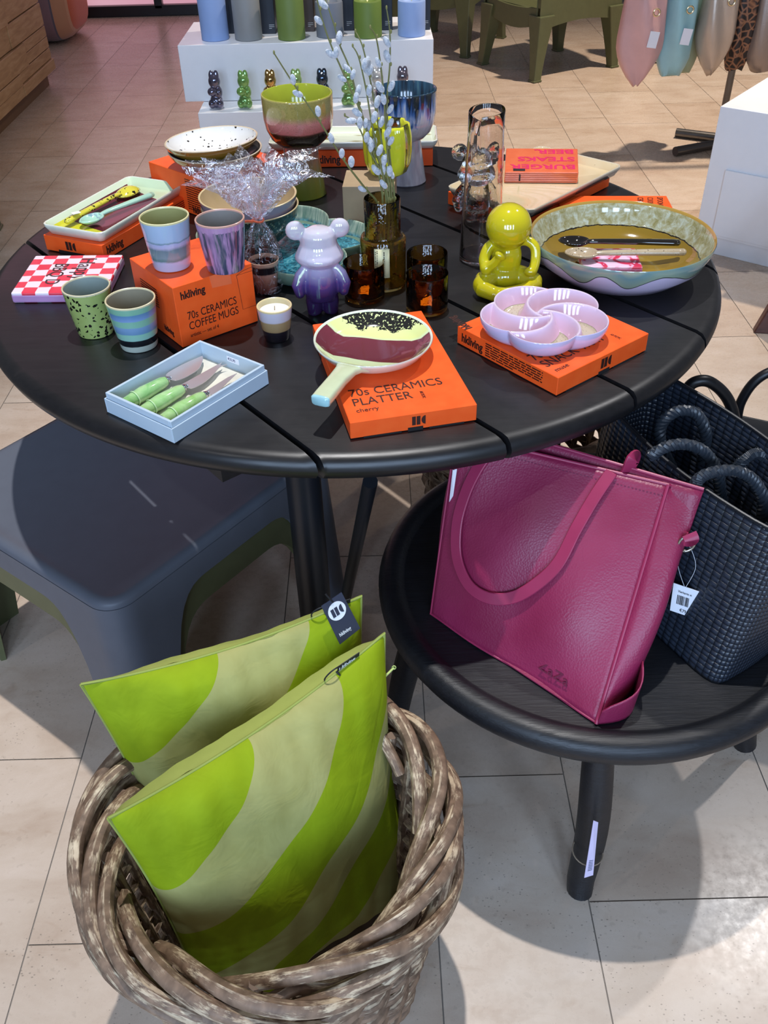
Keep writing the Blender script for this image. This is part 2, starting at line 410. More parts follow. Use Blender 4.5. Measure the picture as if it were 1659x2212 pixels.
bx = [('dark candle box behind the gap between blue and grey candles', navy, -0.485, 2.42, 0.075, 0.24), ('dark candle box behind the grey candle', navy, -0.365, 2.40, 0.07, 0.24), ('dark candle box behind the tall olive candle', plain('bronze_card', '4a3a36', 0.4), -0.225, 2.42, 0.09, 0.24),
      ('dark navy candle box behind the short slate candle', navy, -0.075, 2.42, 0.10, 0.20), ('dark navy candle box behind the short green candle', navy, 0.075, 2.41, 0.10, 0.20), ('dark navy candle box at the right end behind the light blue candle', navy, 0.222, 2.40, 0.10, 0.20)]
for lab, m, x, y, w_, h in bx:
    c = thing('candle_box', lab, 'box', (x, y, 0.652), 0, 'candle boxes on the white block')
    b = MB(); b.box((0, 0.0, h / 2), (w_, 0.10, h)); b.build('carton', m, c, smooth=False, bevel=0.0015)
    if h < 0.22:
        text('BRIZENE', 0.020, wtxt, c, (0, -0.0502, h - 0.034), (1, 0, 0), (0, 0, 1), align='CENTER', sx=0.9)
        rows(1, 0.04, 0.004, 0.002, wtxt, c, (-0.02, -0.0502, h - 0.048), (1, 0, 0), (0, 0, 1), 4)
        rows(3, 0.02, 0.006, 0.0015, wtxt, c, (0.022, -0.0502, 0.03), (1, 0, 0), (0, 0, 1), 5)
    else: rows(3, 0.02, 0.006, 0.0015, wtxt, c, (w_ / 2 - 0.024, -0.0502, 0.03), (1, 0, 0), (0, 0, 1), 5)

# ---- glass rabbits on the plinth
def rabbit_mesh():
    b = MB()
    b.ell((0, 0.0, 0.030), (0.028, 0.026, 0.030)); b.ell((0.004, 0.004, 0.058), (0.024, 0.024, 0.030)); b.ell((-0.012, -0.016, 0.072), (0.020, 0.018, 0.019))
    b.ell((-0.018, -0.014, 0.022), (0.016, 0.018, 0.020)); b.ell((0.016, -0.014, 0.022), (0.016, 0.018, 0.020)); b.ell((0.018, 0.0, 0.066), (0.012, 0.018, 0.024))
    b.ell((0, 0.002, 0.110), (0.026, 0.022, 0.030))
    for s_ in (-1, 1): b.ell((s_ * 0.010, 0.004, 0.132), (0.0125, 0.010, 0.024))
    return b
ir = lambda n_, c, m_=0.75: (lambda t: t.p(t.ramp(t.noise(t.coord(), 25, 2), [(0.3, c), (0.7, tuple(min(1, x * 1.5 + 0.03) for x in lin(c)[:3]))]), 0.06, metal=m_, coat=1.0, film=380))(Nt(n_))
rb = [(-0.553, 2.095, 'smoky purple glass rabbit at the left end of the plinth', ir('smoky_purple_glaze', '5a5468')), (-0.443, 2.088, 'green glass rabbit beside the smoky purple one, fully in view', ir('leaf_green_glaze', '6f9a4c', 0.45)),
      (-0.342, 2.088, 'gold mirrored rabbit behind the olive rim of the goblet', ir('gold_glaze', 'b08a45', 1.0)), (-0.245, 2.088, 'green glass rabbit whose ears show above the pink goblet rim', ir('pale_green_glaze', '88a860', 0.5)),
      (-0.147, 2.088, 'dark navy mirrored rabbit behind the pink goblet', ir('navy_glaze', '2f3c4e', 0.9)), (-0.049, 2.088, 'green glass rabbit right of the pink goblet beside the twigs', ir('mid_green_glaze', '7ba055', 0.45)),
      (0.06, 2.088, 'white pearl rabbit half hidden behind the willow twigs', ir('pearl_white_glaze', 'b8b6b4', 0.4)), (0.155, 2.088, 'smoky lilac rabbit behind the blue goblet rim', ir('smoky_lilac_glaze', '6e6674'))]
base_rb = None
for x, y, lab, m in rb:
    if base_rb is None:
        o = rabbit_mesh().build('glass_rabbit', m); fuse(o, 0.0028, 3); base_rb = o
    else:
        o = base_rb.copy(); o.data = base_rb.data.copy(); o.data.materials.clear(); o.data.materials.append(m); C.objects.link(o)
    o.location = (x, y, 0.451); o.scale = (0.88, 0.88, 0.86); tag(o, lab, 'figurine', 'glass rabbits on the white plinth')

# ---- olive plastic armchairs
olive = plain('olive_plastic', '575a3c', 0.42, bump=0.05, bscale=300)
def chair_mesh(parent):
    W, D, hs = 0.58, 0.66, 0.345
    def leg(x, y, tx, ty):
        b = MB(); rr = []
        for k in range(7):
            z = hs * k / 6 * 1.0; s_ = 0.026 + 0.030 * (k / 6) ** 1.5; px = x + (tx - x) * k / 6; py = y + (ty - y) * k / 6
            rr.append([(px - s_, py - s_, z), (px + s_, py - s_, z), (px + s_, py + s_, z), (px - s_, py + s_, z)])
        b.rings(rr); b.box((x, y, 0.006), (0.062, 0.062, 0.012)); b.build('leg', olive, parent, smooth=False, bevel=0.006)
    for x in (-1, 1):
        for y in (-1, 1): leg(x * (W / 2 - 0.03), y * (D / 2 - 0.03), x * (W / 2 - 0.06), y * (D / 2 - 0.07))
    # seat with a front apron curved downward in the middle
    b = MB()
    def zc(u): return 0.30 - 0.045 * math.sin(math.pi * u)
    n = 16; fr = []
    for i in range(n + 1):
        u = i / n; x = -W / 2 + 0.03 + (W - 0.06) * u
        fr.append([(x, -D / 2 + 0.03, zc(u)), (x, -D / 2 + 0.055, zc(u)), (x, -D / 2 + 0.055, 0.375), (x, -D / 2 + 0.03, 0.385 - 0.02 * math.sin(math.pi * u))])
    b.rings(fr); b.grid(lambda u, v: (-W / 2 + 0.04 + (W - 0.08) * u, -D / 2 + 0.04 + (D - 0.09) * v, 0.372 - 0.05 * math.sin(math.pi * u) * math.sin(math.pi * min(1, v * 0.8)) + 0.0 * v), 14, 14)
    b.box((0, D / 2 - 0.05, 0.32), (W - 0.08, 0.03, 0.09)); b.build('seat', olive, parent)
    for s_ in (-1, 1):
        b = MB(); poly = []
        for k in range(13): u = k / 12; poly.append((-D / 2 + 0.10 + (D - 0.20) * u, 0.285 + 0.020 * math.sin(math.pi * u)))
        poly += [(D / 2 - 0.03, 0.30), (D / 2 - 0.03, 0.62), (-D / 2 + 0.03, 0.60), (-D / 2 + 0.03, 0.27)]
        vs = [(s_ * (W / 2 - 0.02), y, z) for y, z in poly] + [(s_ * (W / 2 - 0.055), y, z) for y, z in poly]; m_ = len(poly)
        b.add(vs, [tuple(range(m_)), tuple(range(m_, 2 * m_))[::-1]] + [(i, (i + 1) % m_, m_ + (i + 1) % m_, m_ + i) for i in range(m_)])
        b.build('arm_panel', olive, parent, smooth=False, bevel=0.005)
    b = MB(); b.grid(lambda u, v: (-W / 2 + 0.04 + (W - 0.08) * u, D / 2 - 0.06 + 0.10 * v + 0.03 * math.sin(math.pi * u), 0.36 + 0.42 * v), 12, 8); b.build('backrest', olive, parent, solid=0.02)
def place_corner(root, lx, ly, wx, wy, rz):
    v = Matrix.Rotation(rz, 3, 'Z') @ Vector((lx, ly, 0)); root.location = (wx - v.x, wy - v.y, 0); root.rotation_euler = (0, 0, rz)
ch = thing('plastic_armchair', 'olive green plastic armchair standing behind the carafe, leg nearest the table in view', 'chair', group='olive plastic armchairs')
chair_mesh(ch); rz = math.atan2(4.165 - 4.723, 0.995 - 0.672)
place_corner(ch, 0.26, -0.30, 0.995, 4.165, rz)
ch2 = copy_tree(ch); ch2['label'] = 'olive green plastic armchair behind the light blue candle, left of the other'
place_corner(ch2, 0.26, -0.30, 0.640, 4.80, math.atan2(0.75, 0.28) - math.pi / 2 - 0.15)
ch3 = copy_tree(ch); ch3['label'] = 'olive green plastic armchair cut off at the left edge of the photo'
place_corner(ch3, 0.26, 0.30, -1.535, 2.10, R_(6))

# ---- white ribbed heater panel with a cable
hp = thing('radiator_panel', 'white ribbed panel standing behind the right armchair', 'radiator', (1.68, 4.62, 0), R_(-5))
b = MB(); b.box((0.04, 0.0, 0.42), (0.22, 0.08, 0.80))
for k in range(38): b.box((0.04, -0.042, 0.05 + k * 0.021), (0.21, 0.008, 0.013))
b.build('ribbed_body', plain('ribbed_white', 'cfcac6', 0.5), hp, smooth=False)
b = MB(); b.tube(smooth_path([(-0.06, -0.05, 0.20), (-0.13, -0.08, 0.14), (-0.13, -0.10, 0.05), (-0.05, -0.10, 0.006), (0.15, -0.09, 0.006)]), 0.004, 8); b.build('cable', blackf, hp)

# ---- bag rail with hanging handbags
rl = thing('garment_rail', 'dark steel bag rail on crossed tube feet behind the white cabinet', 'rail', (1.72, 2.93, 0))
steel = plain('dark_steel', '6a6765', 0.3, metal=0.85)
b = MB(); b.tube([(-0.265, -0.145, 0.022), (0.22, 0.06, 0.022)], 0.021, 16); b.build('foot_tube', steel, rl)
b = MB(); b.tube([(-0.185, 0.14, 0.022), (0.25, -0.10, 0.022)], 0.021, 16); b.build('foot_tube', steel, rl)
b = MB(); b.tube([(-0.02, 0, 0.03), (-0.02, 0, 1.30)], 0.016, 14); b.build('post', steel, rl)
b = MB(); b.tube([(-0.75, -0.08, 1.30), (0.55, -0.08, 1.30)], 0.014, 14); b.build('rail_bar', steel, rl)
def leather(name, col, metal=0.0, rough=0.45, leo=False):
    t = Nt(name); v = t.coord(); n_ = t.noise(v, 9, 3)
    c = lin(col); cc = t.ramp(n_, [(0.3, tuple(x * 0.85 for x in c[:3])), (0.7, c)])
    if leo:
        d = t.vor(t.coord(scale=(1, 1, 1)), 34, 'DISTANCE_TO_EDGE'); cc = t.ramp(d, [(0.0, '9a6a4a'), (0.10, '6d4733'), (0.16, '1c1514'), (0.5, '2b201c')])
    t.p(cc, rough, metal=metal); t.bump(t.noise(v, 120, 2), 0.25, 0.002); return t.m
bags = [('pink leather shoulder bag hanging nearest the armchair', 'd8a9a6', 0.0, 0.5, False, 1.235, 2.86, 0.105, 0.305, 'slouch', 0),
        ('pale blue leather bag between the pink and the champagne bags', '9cc9cf', 0.0, 0.45, False, 1.405, 2.90, 0.078, 0.335, 'round', 1),
        ('sage green bag mostly hidden behind the pale blue bag', '9aa88a', 0.0, 0.55, False, 1.485, 2.99, 0.062, 0.325, 'round', 0),
        ('champagne metallic leather bag in the middle of the rail', 'bfae9e', 0.35, 0.35, False, 1.572, 2.88, 0.086, 0.335, 'slouch', 0),
        ('leopard print bag squeezed between the metallic ones', '3a2a22', 0.0, 0.6, True, 1.70, 2.92, 0.052, 0.345, 'flat', 0),
        ('bronze taupe metallic bag at the right edge of the photo', '9a8a80', 0.4, 0.35, False, 1.86, 2.88, 0.13, 0.345, 'flat', 2)]
for lab, col, mt, ro, leo, bx_, by_, hw, zb, kind_, tg in bags:
    o = thing('handbag', lab, 'bag', (bx_, by_, 0), 0, 'handbags hanging on the rail')
    b = MB(); H = 0.52; rr = []
    for j in range(15):
        v = j / 14; z = zb + H * v
        if kind_ == 'slouch': w_ = hw * (0.12 + 0.88 * math.sin(min(1, v / 0.34) * math.pi / 2) ** 0.85) * (1 - 0.42 * max(0, v - 0.34))
        elif kind_ == 'round': w_ = hw * (0.62 + 0.38 * min(1, v / 0.12)) * (1 - 0.15 * v)
        else: w_ = hw * (0.75 + 0.25 * min(1, v / 0.1))
        d_ = 0.018 + 0.055 * math.sin(math.pi * min(1, 0.12 + v * 0.75))
        rr.append([(w_ * math.cos(a) * (1 + 0.03 * math.sin(5 * a + 3 * v)), d_ * math.sin(a) * (1 + 0.20 * math.sin(4 * a + 6 * v + bx_ * 9)), z + 0.006 * math.sin(3 * a)) for a in [2 * math.pi * i / 36 for i in range(36)]])
    b.rings(rr, cap1=True); m = leather('leather_' + col, col, mt, ro, leo); b.build('bag_body', m, o, angle=75)
    b = MB()
    for s_ in (-1, 1): b.tube(smooth_path([(s_ * hw * 0.5, 0, zb + H - 0.02), (s_ * hw * 0.4, 0, 1.1), (0, -0.02 if by_ > 2.9 else 0.0, 1.318)], 5), 0.006, 8)
    b.build('strap', m, o)
    if kind_ == 'slouch' or tg:
        b = MB(); tx = 0.02 if tg != 2 else 0.02; tz = zb + (0.20 if kind_ == 'slouch' else 0.17)
        if tg == 2: tx, tz = -0.03, zb + 0.21
        if col == 'd8a9a6': tx, tz = 0.035, zb + 0.20
        if col != 'bfae9e':
            b.box((0, 0, 0), (0.042, 0.001, 0.065), M=Matrix.Rotation(R_(8), 3, 'Y')); b.build('price_tag', plain('paper_tag', 'e6e8f0', 0.6, var=0.01), o, smooth=False, loc=(tx, -0.086, tz))
        b = MB(); b.tube([(0.014 * math.cos(a), 0, 0.014 * math.sin(a)) for a in [2 * math.pi * i / 20 for i in range(21)]], 0.0035, 8); b.build('ring', plain('pale_gold', 'd9c7a0', 0.25, metal=0.9), o, loc=(tx + 0.0, -0.078, tz + 0.105))

# ---- white cabinet on the right with a blue patterned napkin pack
cb = thing('white_cabinet', 'white lacquered display cabinet with drawer fronts at the right edge', 'cabinet', (1.236, 1.700, 0), R_(-38.5))
b = MB(); b.box((0.45, 0.30, 0.035), (0.86, 0.56, 0.07)); b.box((0.45, 0.31, 0.295), (0.90, 0.62, 0.45)); b.build('body', wl, cb, smooth=False, bevel=0.002)
b = MB(); b.box((0.475, -0.004, 0.20), (0.82, 0.010, 0.235)); b.build('drawer_front', wl, cb, smooth=False, bevel=0.0015)
o = thing('napkin_pack', 'blue and white patterned napkin pack on the white cabinet', 'napkins', (1.375, 1.575, 0.521), R_(-38))
t = Nt('blue_pattern'); t.p(t.ramp(t.vor(t.coord(), 40), [(0.0, '7fb2d8'), (0.35, 'a9cbe4'), (0.5, 'e8eff6')]), 0.5)
b = MB(); b.box((0.085, 0.06, 0.014), (0.165, 0.165, 0.028)); b.build('paper_stack', t.m, o, smooth=False, bevel=0.003)

# ---- brown wooden leg of a table beyond the frame
t = Nt('walnut'); t.p(t.ramp(t.noise(t.coord(scale=(3, 3, 18)), 5, 4, 0.6, 0.6), [(0.3, '4a2822'), (0.7, '6b3f34')]), 0.35)
wt = thing('wooden_table', 'dark walnut table with slanted legs, only one leg showing at the right edge', 'table', (1.275, 1.055, 0))
b = MB(); b.rings([[(-0.022, -0.012, 0), (0.03, -0.022, 0), (0.036, 0.012, 0), (-0.014, 0.02, 0)], [(0.13, 0.02, 0.40), (0.22, 0.0, 0.40), (0.225, 0.04, 0.40), (0.135, 0.06, 0.40)]]); b.build('leg', t.m, wt, smooth=False, bevel=0.004)
b = MB(); b.rings([[(0.90, -0.012, 0), (0.95, -0.012, 0), (0.95, 0.022, 0), (0.90, 0.022, 0)], [(0.72, 0.0, 0.40), (0.80, 0.0, 0.40), (0.80, 0.04, 0.40), (0.72, 0.04, 0.40)]]); b.build('leg', t.m, wt, smooth=False, bevel=0.004)
b = MB(); b.box((0.46, -0.21, 0.41), (0.66, 0.50, 0.02)); b.build('tabletop', t.m, wt, smooth=False, bevel=0.003)

# ================================================================== FURNITURE IN FRONT
# ---- big round black table
def blackwood(name, a='101012', c='19181a', rough=0.36, sc=1.0, b_=0.12, ang=0.0):
    t = Nt(name); cd = t.new('ShaderNodeTexCoord'); mp = t.new('ShaderNodeMapping'); t.t.links.new(cd.outputs['Object'], mp.inputs[0])
    mp.inputs['Rotation'].default_value = (0, 0, -ang); mp.inputs['Scale'].default_value = (1.2, 14, 14)
    n_ = t.noise(mp.outputs[0], 9 * sc, 5, 0.65, 0.5)
    t.p(t.ramp(n_, [(0.3, a), (0.7, c)]), t.ramp(t.noise(t.coord(), 7, 4, 0.6), [(0.3, (rough - 0.06,) * 3), (0.7, (rough + 0.08,) * 3)]), spec=0.5)
    t.bump(n_, b_, 0.001); return t.m
GA = -0.899127
tw = blackwood('black_stained_wood', ang=GA)
tb = thing('round_table', 'large round black slatted wooden display table in the centre', 'table', (0, 0, 0))
RT = 0.65; sp = 0.21556; gv = 0.0035
ca, sa = math.cos(GA), math.sin(GA)
bounds = [-RT] + [(-0.00135 + (k - 2) * sp) for k in range(5)] + [RT]
prof = [(0.020, 0.712), (0.012, 0.713), (0.004, 0.718), (0.0, 0.728), (0.0, 0.733), (0.003, 0.742), (0.010, 0.748), (0.020, 0.750)]
for k in range(6):
    va = bounds[k] + (gv if k else 0); vb = bounds[k + 1] - (gv if k < 5 else 0); b = MB(); rr = []
    for off, z in prof:
        r = RT - off; ins = min(off, 0.002) if off > 0.008 else 0.0; ins = 0.002 - ins if False else ins * 0.6
        a_ = max(va + (ins if k else 0), -r); b2 = min(vb - (ins if k < 5 else 0), r)
        t0, t1 = math.asin(max(-1, a_ / r)), math.asin(min(1, b2 / r)); N = 40; ring = []
        for i in range(N + 1): th = t0 + (t1 - t0) * i / N; ring.append((r * math.cos(th), r * math.sin(th)))
        for i in range(N + 1): th = t1 + (t0 - t1) * i / N; ring.append((-r * math.cos(th), r * math.sin(th)))
        rr.append([(x * ca - y * sa, x * sa + y * ca, z) for x, y in ring])
    b.rings(rr); b.build('plank', tw, tb, angle=50)
steelb = plain('black_powder_steel', '15171c', 0.38)
b = MB()
for u in (-0.33, 0.0, 0.33): b.box((u * ca, u * sa, 0.695), (0.05, 1.02 if u else 1.2, 0.033), rz=GA)
b.build('cross_rail', blackwood('black_under', ang=GA), tb, smooth=False)
lg = [(-0.085, -0.43), (0.41, -0.14), (0.13, 0.42), (-0.33, 0.30)]
for x, y in lg[:1] + lg[2:]:
    b = MB(); b.lathe([(0.026, 0), (0.028, 0.01), (0.029, 0.35), (0.028, 0.68)], 28, c=(x, y, 0)); b.build('leg', steelb, tb)
b = MB(); b.tube([(-0.085, -0.43, 0.632), (0.29, -0.38, 0.632)], 0.013, 12); b.tube([(-0.085, -0.43, 0.632), (-0.33, 0.30, 0.632)], 0.013, 12); b.build('stretcher', steelb, tb)
b = MB(); b.tube([at(800, 1040, 0.62), at(747, 1290, 0.08) + Vector((0, 0, 0.0))], 0.0115, 12); b.build('brace', steelb, tb)

# ---- grey and olive moulded side tables, one nested on the other
def side_table(name, lab, mat, top, s_, drop, group):
    o = thing(name, lab, 'table', (-0.401, -0.564, 0), R_(52.5), group)
    LX, LY = 0.57 / 0.5, 0.545 / 0.5; cx, cy = 0.285, 0.2725; n = 160; inr = 0.5 * s_ / 2; rc = 0.045
    def outline(h, off):
        pts = []
        for i in range(n):
            t_ = i / n * 4; side = int(t_); u = (t_ - side) * 2 - 1; hh = h - off; r = max(rc - off, 0.012)
            x, y = u * hh, -hh
            ax = abs(x) - (hh - r)
            if ax > 0:
                a = ax / r * (math.pi / 4); x = math.copysign(hh - r + r * math.sin(a), x); y = -(hh - r) - r * math.cos(a)
            for _ in range(side): x, y = -y, x
            pts.append((x, y, u))
        return pts
    def zb(u):
        q = (1 - abs(u)) * inr
        e = 0.085; tr = 0.10
        if q < e: return 0.0
        if q > e + tr: return top - drop
        k = (q - e) / tr; return (top - drop) * (1 - (1 - k) ** 3.2) ** 0.5 if k < 1 else top - drop
    b = MB(); vs = []; fs = []; NV = 10
    for wall, off in ((0, 0.0), (1, 0.007)):
        for j in range(NV + 1):
            for (x, y, u) in outline(inr, off):
                z0 = zb(u); z = (top - 0.014) + (z0 - (top - 0.014)) * (j / NV); f = 1 + 0.07 * (top - z) / top
                vs.append((cx + x * f * LX, cy + y * f * LY, z))
    st = (NV + 1) * n
    for j in range(NV):
        for i in range(n):
            a = j * n + i; c_ = j * n + (i + 1) % n; fs.append((a + n, c_ + n, c_, a)); fs.append((st + a, st + c_, st + c_ + n, st + a + n))
    for i in range(n):
        a = NV * n + i; c_ = NV * n + (i + 1) % n; fs.append((a, st + a, st + c_, c_))
    b.add(vs, fs); b.build('leg_frame', mat, o, angle=50)
    b = MB(); rr = []
    for off, z in ((0.0, top - 0.014), (0.001, top - 0.007), (0.004, top - 0.002), (0.010, top), (0.016, top + 0.0005), (0.020, top - 0.0012)): rr.append([(cx + x * LX, cy + y * LY, z) for x, y, u in outline(inr, off)])
    b.rings(rr, cap0=True); b.build('tabletop', mat, o, angle=60)
    return o
greyp = plain('slate_plastic', '585c66', 0.42, var=0.03, bump=0.06, bscale=500, spec=0.3)
side_table('side_table', 'slate grey moulded plastic side table, upper of the nested pair', greyp, 0.400, 1.0, 0.062, 'nested plastic side tables')
side_table('side_table', 'olive moulded plastic side table nested beneath the slate grey one', olive, 0.345, 0.966, 0.074, 'nested plastic side tables')

# ---- black wooden stool
sw = blackwood('black_brushed_wood', '0b0c10', '181a20', 0.44, 2.0, 0.5, 0.3)
sx, sy, sz = 0.384, -0.512, 0.41
stl = thing('round_stool', 'black brushed wood coffee table with raised rim, in front of the big table', 'table', (sx, sy, 0))
b = MB(); b.lathe([(0.28, 0.362), (0.332, 0.365), (0.345, 0.373), (0.352, 0.386), (0.353, 0.396), (0.349, 0.408), (0.340, 0.414), (0.327, 0.415), (0.318, 0.411), (0.312, 0.405), (0.309, 0.4045), (0.1, 0.4045), (0.001, 0.4045)], 96)
b.build('tabletop', sw, stl)
for lx, ly in ((-0.038, -0.326), (0.321, -0.048), (0.04, 0.32), (-0.325, 0.04)):
    b = MB(); pts = []; rd = []
    for k in range(13):
        u = k / 12; m_ = 1 - 0.16 * u; pts.append((lx * m_ + 0.004 * math.sin(5 * u + lx * 9), ly * m_ + 0.003 * math.cos(6 * u), 0.004 + 0.36 * u)); rd.append(0.021 + 0.004 * math.sin(u * 3) + (0.0 if k else -0.006))
    pts.insert(1, (lx, ly, 0.012)); rd.insert(1, 0.021); b.tube(pts, rd, 18); b.build('leg', sw, stl)
paper = plain('paper_tag', 'e6e8f0', 0.6, var=0.01); ink = plain('black_ink', '1a1718', 0.6)
lt = thing('price_tag', 'lilac and white price tag tied with twine to the front stool leg', 'tag', (0.346, -0.838, 0.125))
b = MB(); b.tube([(0.0235 * math.cos(a), 0.0235 * math.sin(a) + 0.001, 0.004 * math.sin(a * 0.5 + 1)) for a in [2 * math.pi * i / 24 for i in range(25)]], 0.0012, 6); b.build('twine', plain('jute', '8a7a68', 0.9), lt)
t = Nt('lilac_paper'); t.p(t.ramp(t.sep(t.coord())[2], [(0.0, 'e4ecec'), (0.001, 'e4ecec')]), 0.6)
P4 = [Vector(q) - lt.location for q in (atY(1282, 1772, -0.862), atY(1292, 1776, -0.858), atY(1281, 1890, -0.868), atY(1262, 1896, -0.872))]
b = MB(); b.add(P4, [(0, 1, 2, 3)]); b.build('card', plain('lilac_card', 'cfc6e6', 0.6, var=0.05), lt, smooth=False, solid=0.0008)
b = MB(); 
for k in range(7):
    a_ = P4[3].lerp(P4[0], 0.12 + k * 0.03) + Vector((0.001, -0.0012, 0)); c_ = P4[2].lerp(P4[1], 0.12 + k * 0.03) + Vector((0, -0.0012, 0)); a_, c_ = a_.lerp(c_, .2), a_.lerp(c_, .8)
    b.add([a_, c_, c_ + Vector((0, 0, 0.0016)), a_ + Vector((0, 0, 0.0016))], [(0, 1, 2, 3)])
b.build('barcode', plain('grey_print', '7d86a0', 0.6), lt, smooth=False)

# ---- magenta leather tote leaning on the stool
t = Nt('magenta_leather'); v = t.coord(); 
t.p(t.ramp(t.noise(v, 7, 3), [(0.3, '7d1d40'), (0.7, '8f274f')]), t.ramp(t.noise(v, 14, 2), [(0.3, (0.36,) * 3), (0.7, (0.48,) * 3)]), spec=0.5)
wr = t.noise(v, 8, 2, 0.5, 0.8); gr_ = t.vor(v, 330)
t.bump(t.math('ADD', t.math('MULTIPLY', wr, 1.3), t.math('MULTIPLY', gr_, 0.22)), 0.40, 0.003); mag = t.m
edgem = plain('magenta_edge', '962a50', 0.42)
tt = thing('leather_tote', 'magenta leather tote bag leaning back on the black stool', 'bag', (0.25, -0.66, 0.4055))
O = tt.location
FL_, FR_ = Vector((0.112, -0.590, 0.406)), Vector((0.330, -0.811, 0.406)); TL_, TR_ = Vector((0.152, -0.480, 0.670)), Vector((0.439, -0.603, 0.660))
BR_, BL_ = Vector((0.395, -0.752, 0.406)), Vector((0.175, -0.530, 0.406)); UR_, UL_ = Vector((0.482, -0.620, 0.660)), Vector((0.170, -0.450, 0.672))
nf = (FR_ - FL_).cross(TL_ - FL_).normalized()
def front(u, v):
    p = FL_.lerp(FR_, u).lerp(TL_.lerp(TR_, u), v)
    bul = 0.020 * math.sin(math.pi * u) * math.sin(math.pi * min(1, v * 1.05 + 0.0)) + 0.006 * math.sin(7 * u + 4 * v) * math.sin(math.pi * u) * (1 - v) + 0.004 * math.sin(13 * u - 6 * v) * math.sin(math.pi * u) * math.sin(math.pi * v)
    sag = 0.012 * math.sin(math.pi * u) * (1 - v) ** 3
    return p + nf * bul - Vector((0, 0, 0)) - O
def back(u, v):
    p = BL_.lerp(BR_, u).lerp(UL_.lerp(UR_, u), v); return p - nf * (0.02 * math.sin(math.pi * u) * math.sin(math.pi * v)) + Vector((0, 0, 0.004 * v)) - O
def gus(a, b2, c_, d, s_):
    def f(u, v):
        p = a.lerp(b2, u).lerp(c_.lerp(d, u), v); n_ = (b2 - a).cross(c_ - a).normalized()
        return p + n_ * s_ * 0.018 * math.sin(math.pi * u) * (math.sin(math.pi * v) * 1.5 - 0.7 * v) - O
    return f
b = MB(); b.grid(front, 34, 34); b.build('front_panel', mag, tt, solid=0.002, angle=180)
b = MB(); b.grid(back, 20, 20); b.build('back_panel', mag, tt, solid=0.002, angle=180)
b = MB(); b.grid(gus(FR_, BR_, TR_, UR_, 1), 8, 24); b.build('side_gusset', mag, tt, solid=0.002, angle=180)
b = MB(); b.grid(gus(BL_, FL_, UL_, TL_, 1), 8, 24); b.build('side_gusset', mag, tt, solid=0.002, angle=180)
b = MB(); b.add([FL_ - O + ZUP * .002, FR_ - O + ZUP * .002, BR_ - O + ZUP * .002, BL_ - O + ZUP * .002], [(0, 1, 2, 3)]); b.build('base_panel', mag, tt, smooth=False, solid=0.002)
b = MB(); b.tube([front(i / 30, 1.0) for i in range(31)], 0.0024, 8); b.tube([back(i / 30, 1.0) for i in range(31)], 0.0024, 8); b.tube([gus(FR_, BR_, TR_, UR_, 1)(i / 10, 1) for i in range(11)], 0.0024, 8)
b.tube([front(0.998, i / 30) + nf * 0.001 for i in range(31)], 0.0026, 8); b.tube([front(i / 30, 0.004) for i in range(31)], 0.002, 8); b.tube([front(0.003, i / 30) for i in range(31)], 0.002, 8); b.build('piping', edgem, tt)
b = MB()
for k in range(60):
    u0 = k / 60; p0 = front(u0, 0.955) + nf * 0.0018; p1 = front(u0 + 0.009, 0.955) + nf * 0.0018; b.tube([p0, p1], 0.0006, 4)
b.build('stitching', plain('plum_thread', '6a1840', 0.6), tt)
# corner flap curling at the bottom right
b = MB(); b.grid(lambda u, v: (FR_ + (BR_ - FR_) * u * 0.98 + Vector((0.012, -0.012, 0)) * math.sin(math.pi * u) * 1.3 + Vector((0.004 * v, 0.0, 0.062 * v * (0.45 + 0.55 * u ** 0.6)))) - O, 10, 8); b.build('corner_flap', mag, tt, solid=0.002, angle=180)
def on_front(px, py, off):
    best = None
    for i in range(61):
        for j in range(61):
            p = front(i / 60, j / 60); q = pix(p + O); d = (q[0] - px) ** 2 + (q[1] - py) ** 2
            if best is None or d < best[0]: best = (d, p)
    return best[1] + nf * off
sp_ = [(1322, 1012), (1290, 1075), (1250, 1145), (1210, 1215), (1160, 1262), (1110, 1288), (1060, 1290), (1018, 1258), (994, 1200), (996, 1130), (1014, 1060), (1040, 1010), (1062, 975)]
path = smooth_path([on_front(x, y, 0.007 if 0 < i < 12 else 0.003) for i, (x, y) in enumerate(sp_)], 6)
def strap(path, w_, th, up):
    b = MB(); rr = []; n = len(path)
    for i, p in enumerate(path):
        tg_ = (path[min(i + 1, n - 1)] - path[max(i - 1, 0)]).normalized(); s_ = tg_.cross(up).normalized(); q = s_.cross(tg_)
        rr.append([p - s_ * w_ - q * th, p + s_ * w_ - q * th, p + s_ * w_ + q * th, p - s_ * w_ + q * th])
    b.rings(rr); return b
strap(path, 0.0092, 0.002, nf).build('handle_strap', edgem, tt, bevel=0.001, bseg=1)
bk = [back(0.70, 0.97), back(0.70, 1.0) + Vector((0.004, -0.004, 0.016)), back(0.71, 1.0) + Vector((0.008, 0.014, 0.006)), back(0.71, 0.9) + Vector((0.006, 0.03, 0.0))]
strap(smooth_path(bk, 5), 0.0105, 0.002, Vector((0.3, -0.9, 0.3))).build('handle_strap', edgem, tt, bevel=0.001, bseg=1)
gf = gus(FR_, BR_, TR_, UR_, 1); rp = min((gf(i / 20, j / 40) for i in range(21) for j in range(41)), key=lambda p: (pix(p + O)[0] - 1478) ** 2 + (pix(p + O)[1] - 1160) ** 2)
gn_ = (BR_ - FR_).cross(TR_ - FR_).normalized(); gn_ = gn_ if gn_.dot(CAM - FR_) > 0 else -gn_; rp = rp + gn_ * 0.004 - ZUP * 0.006
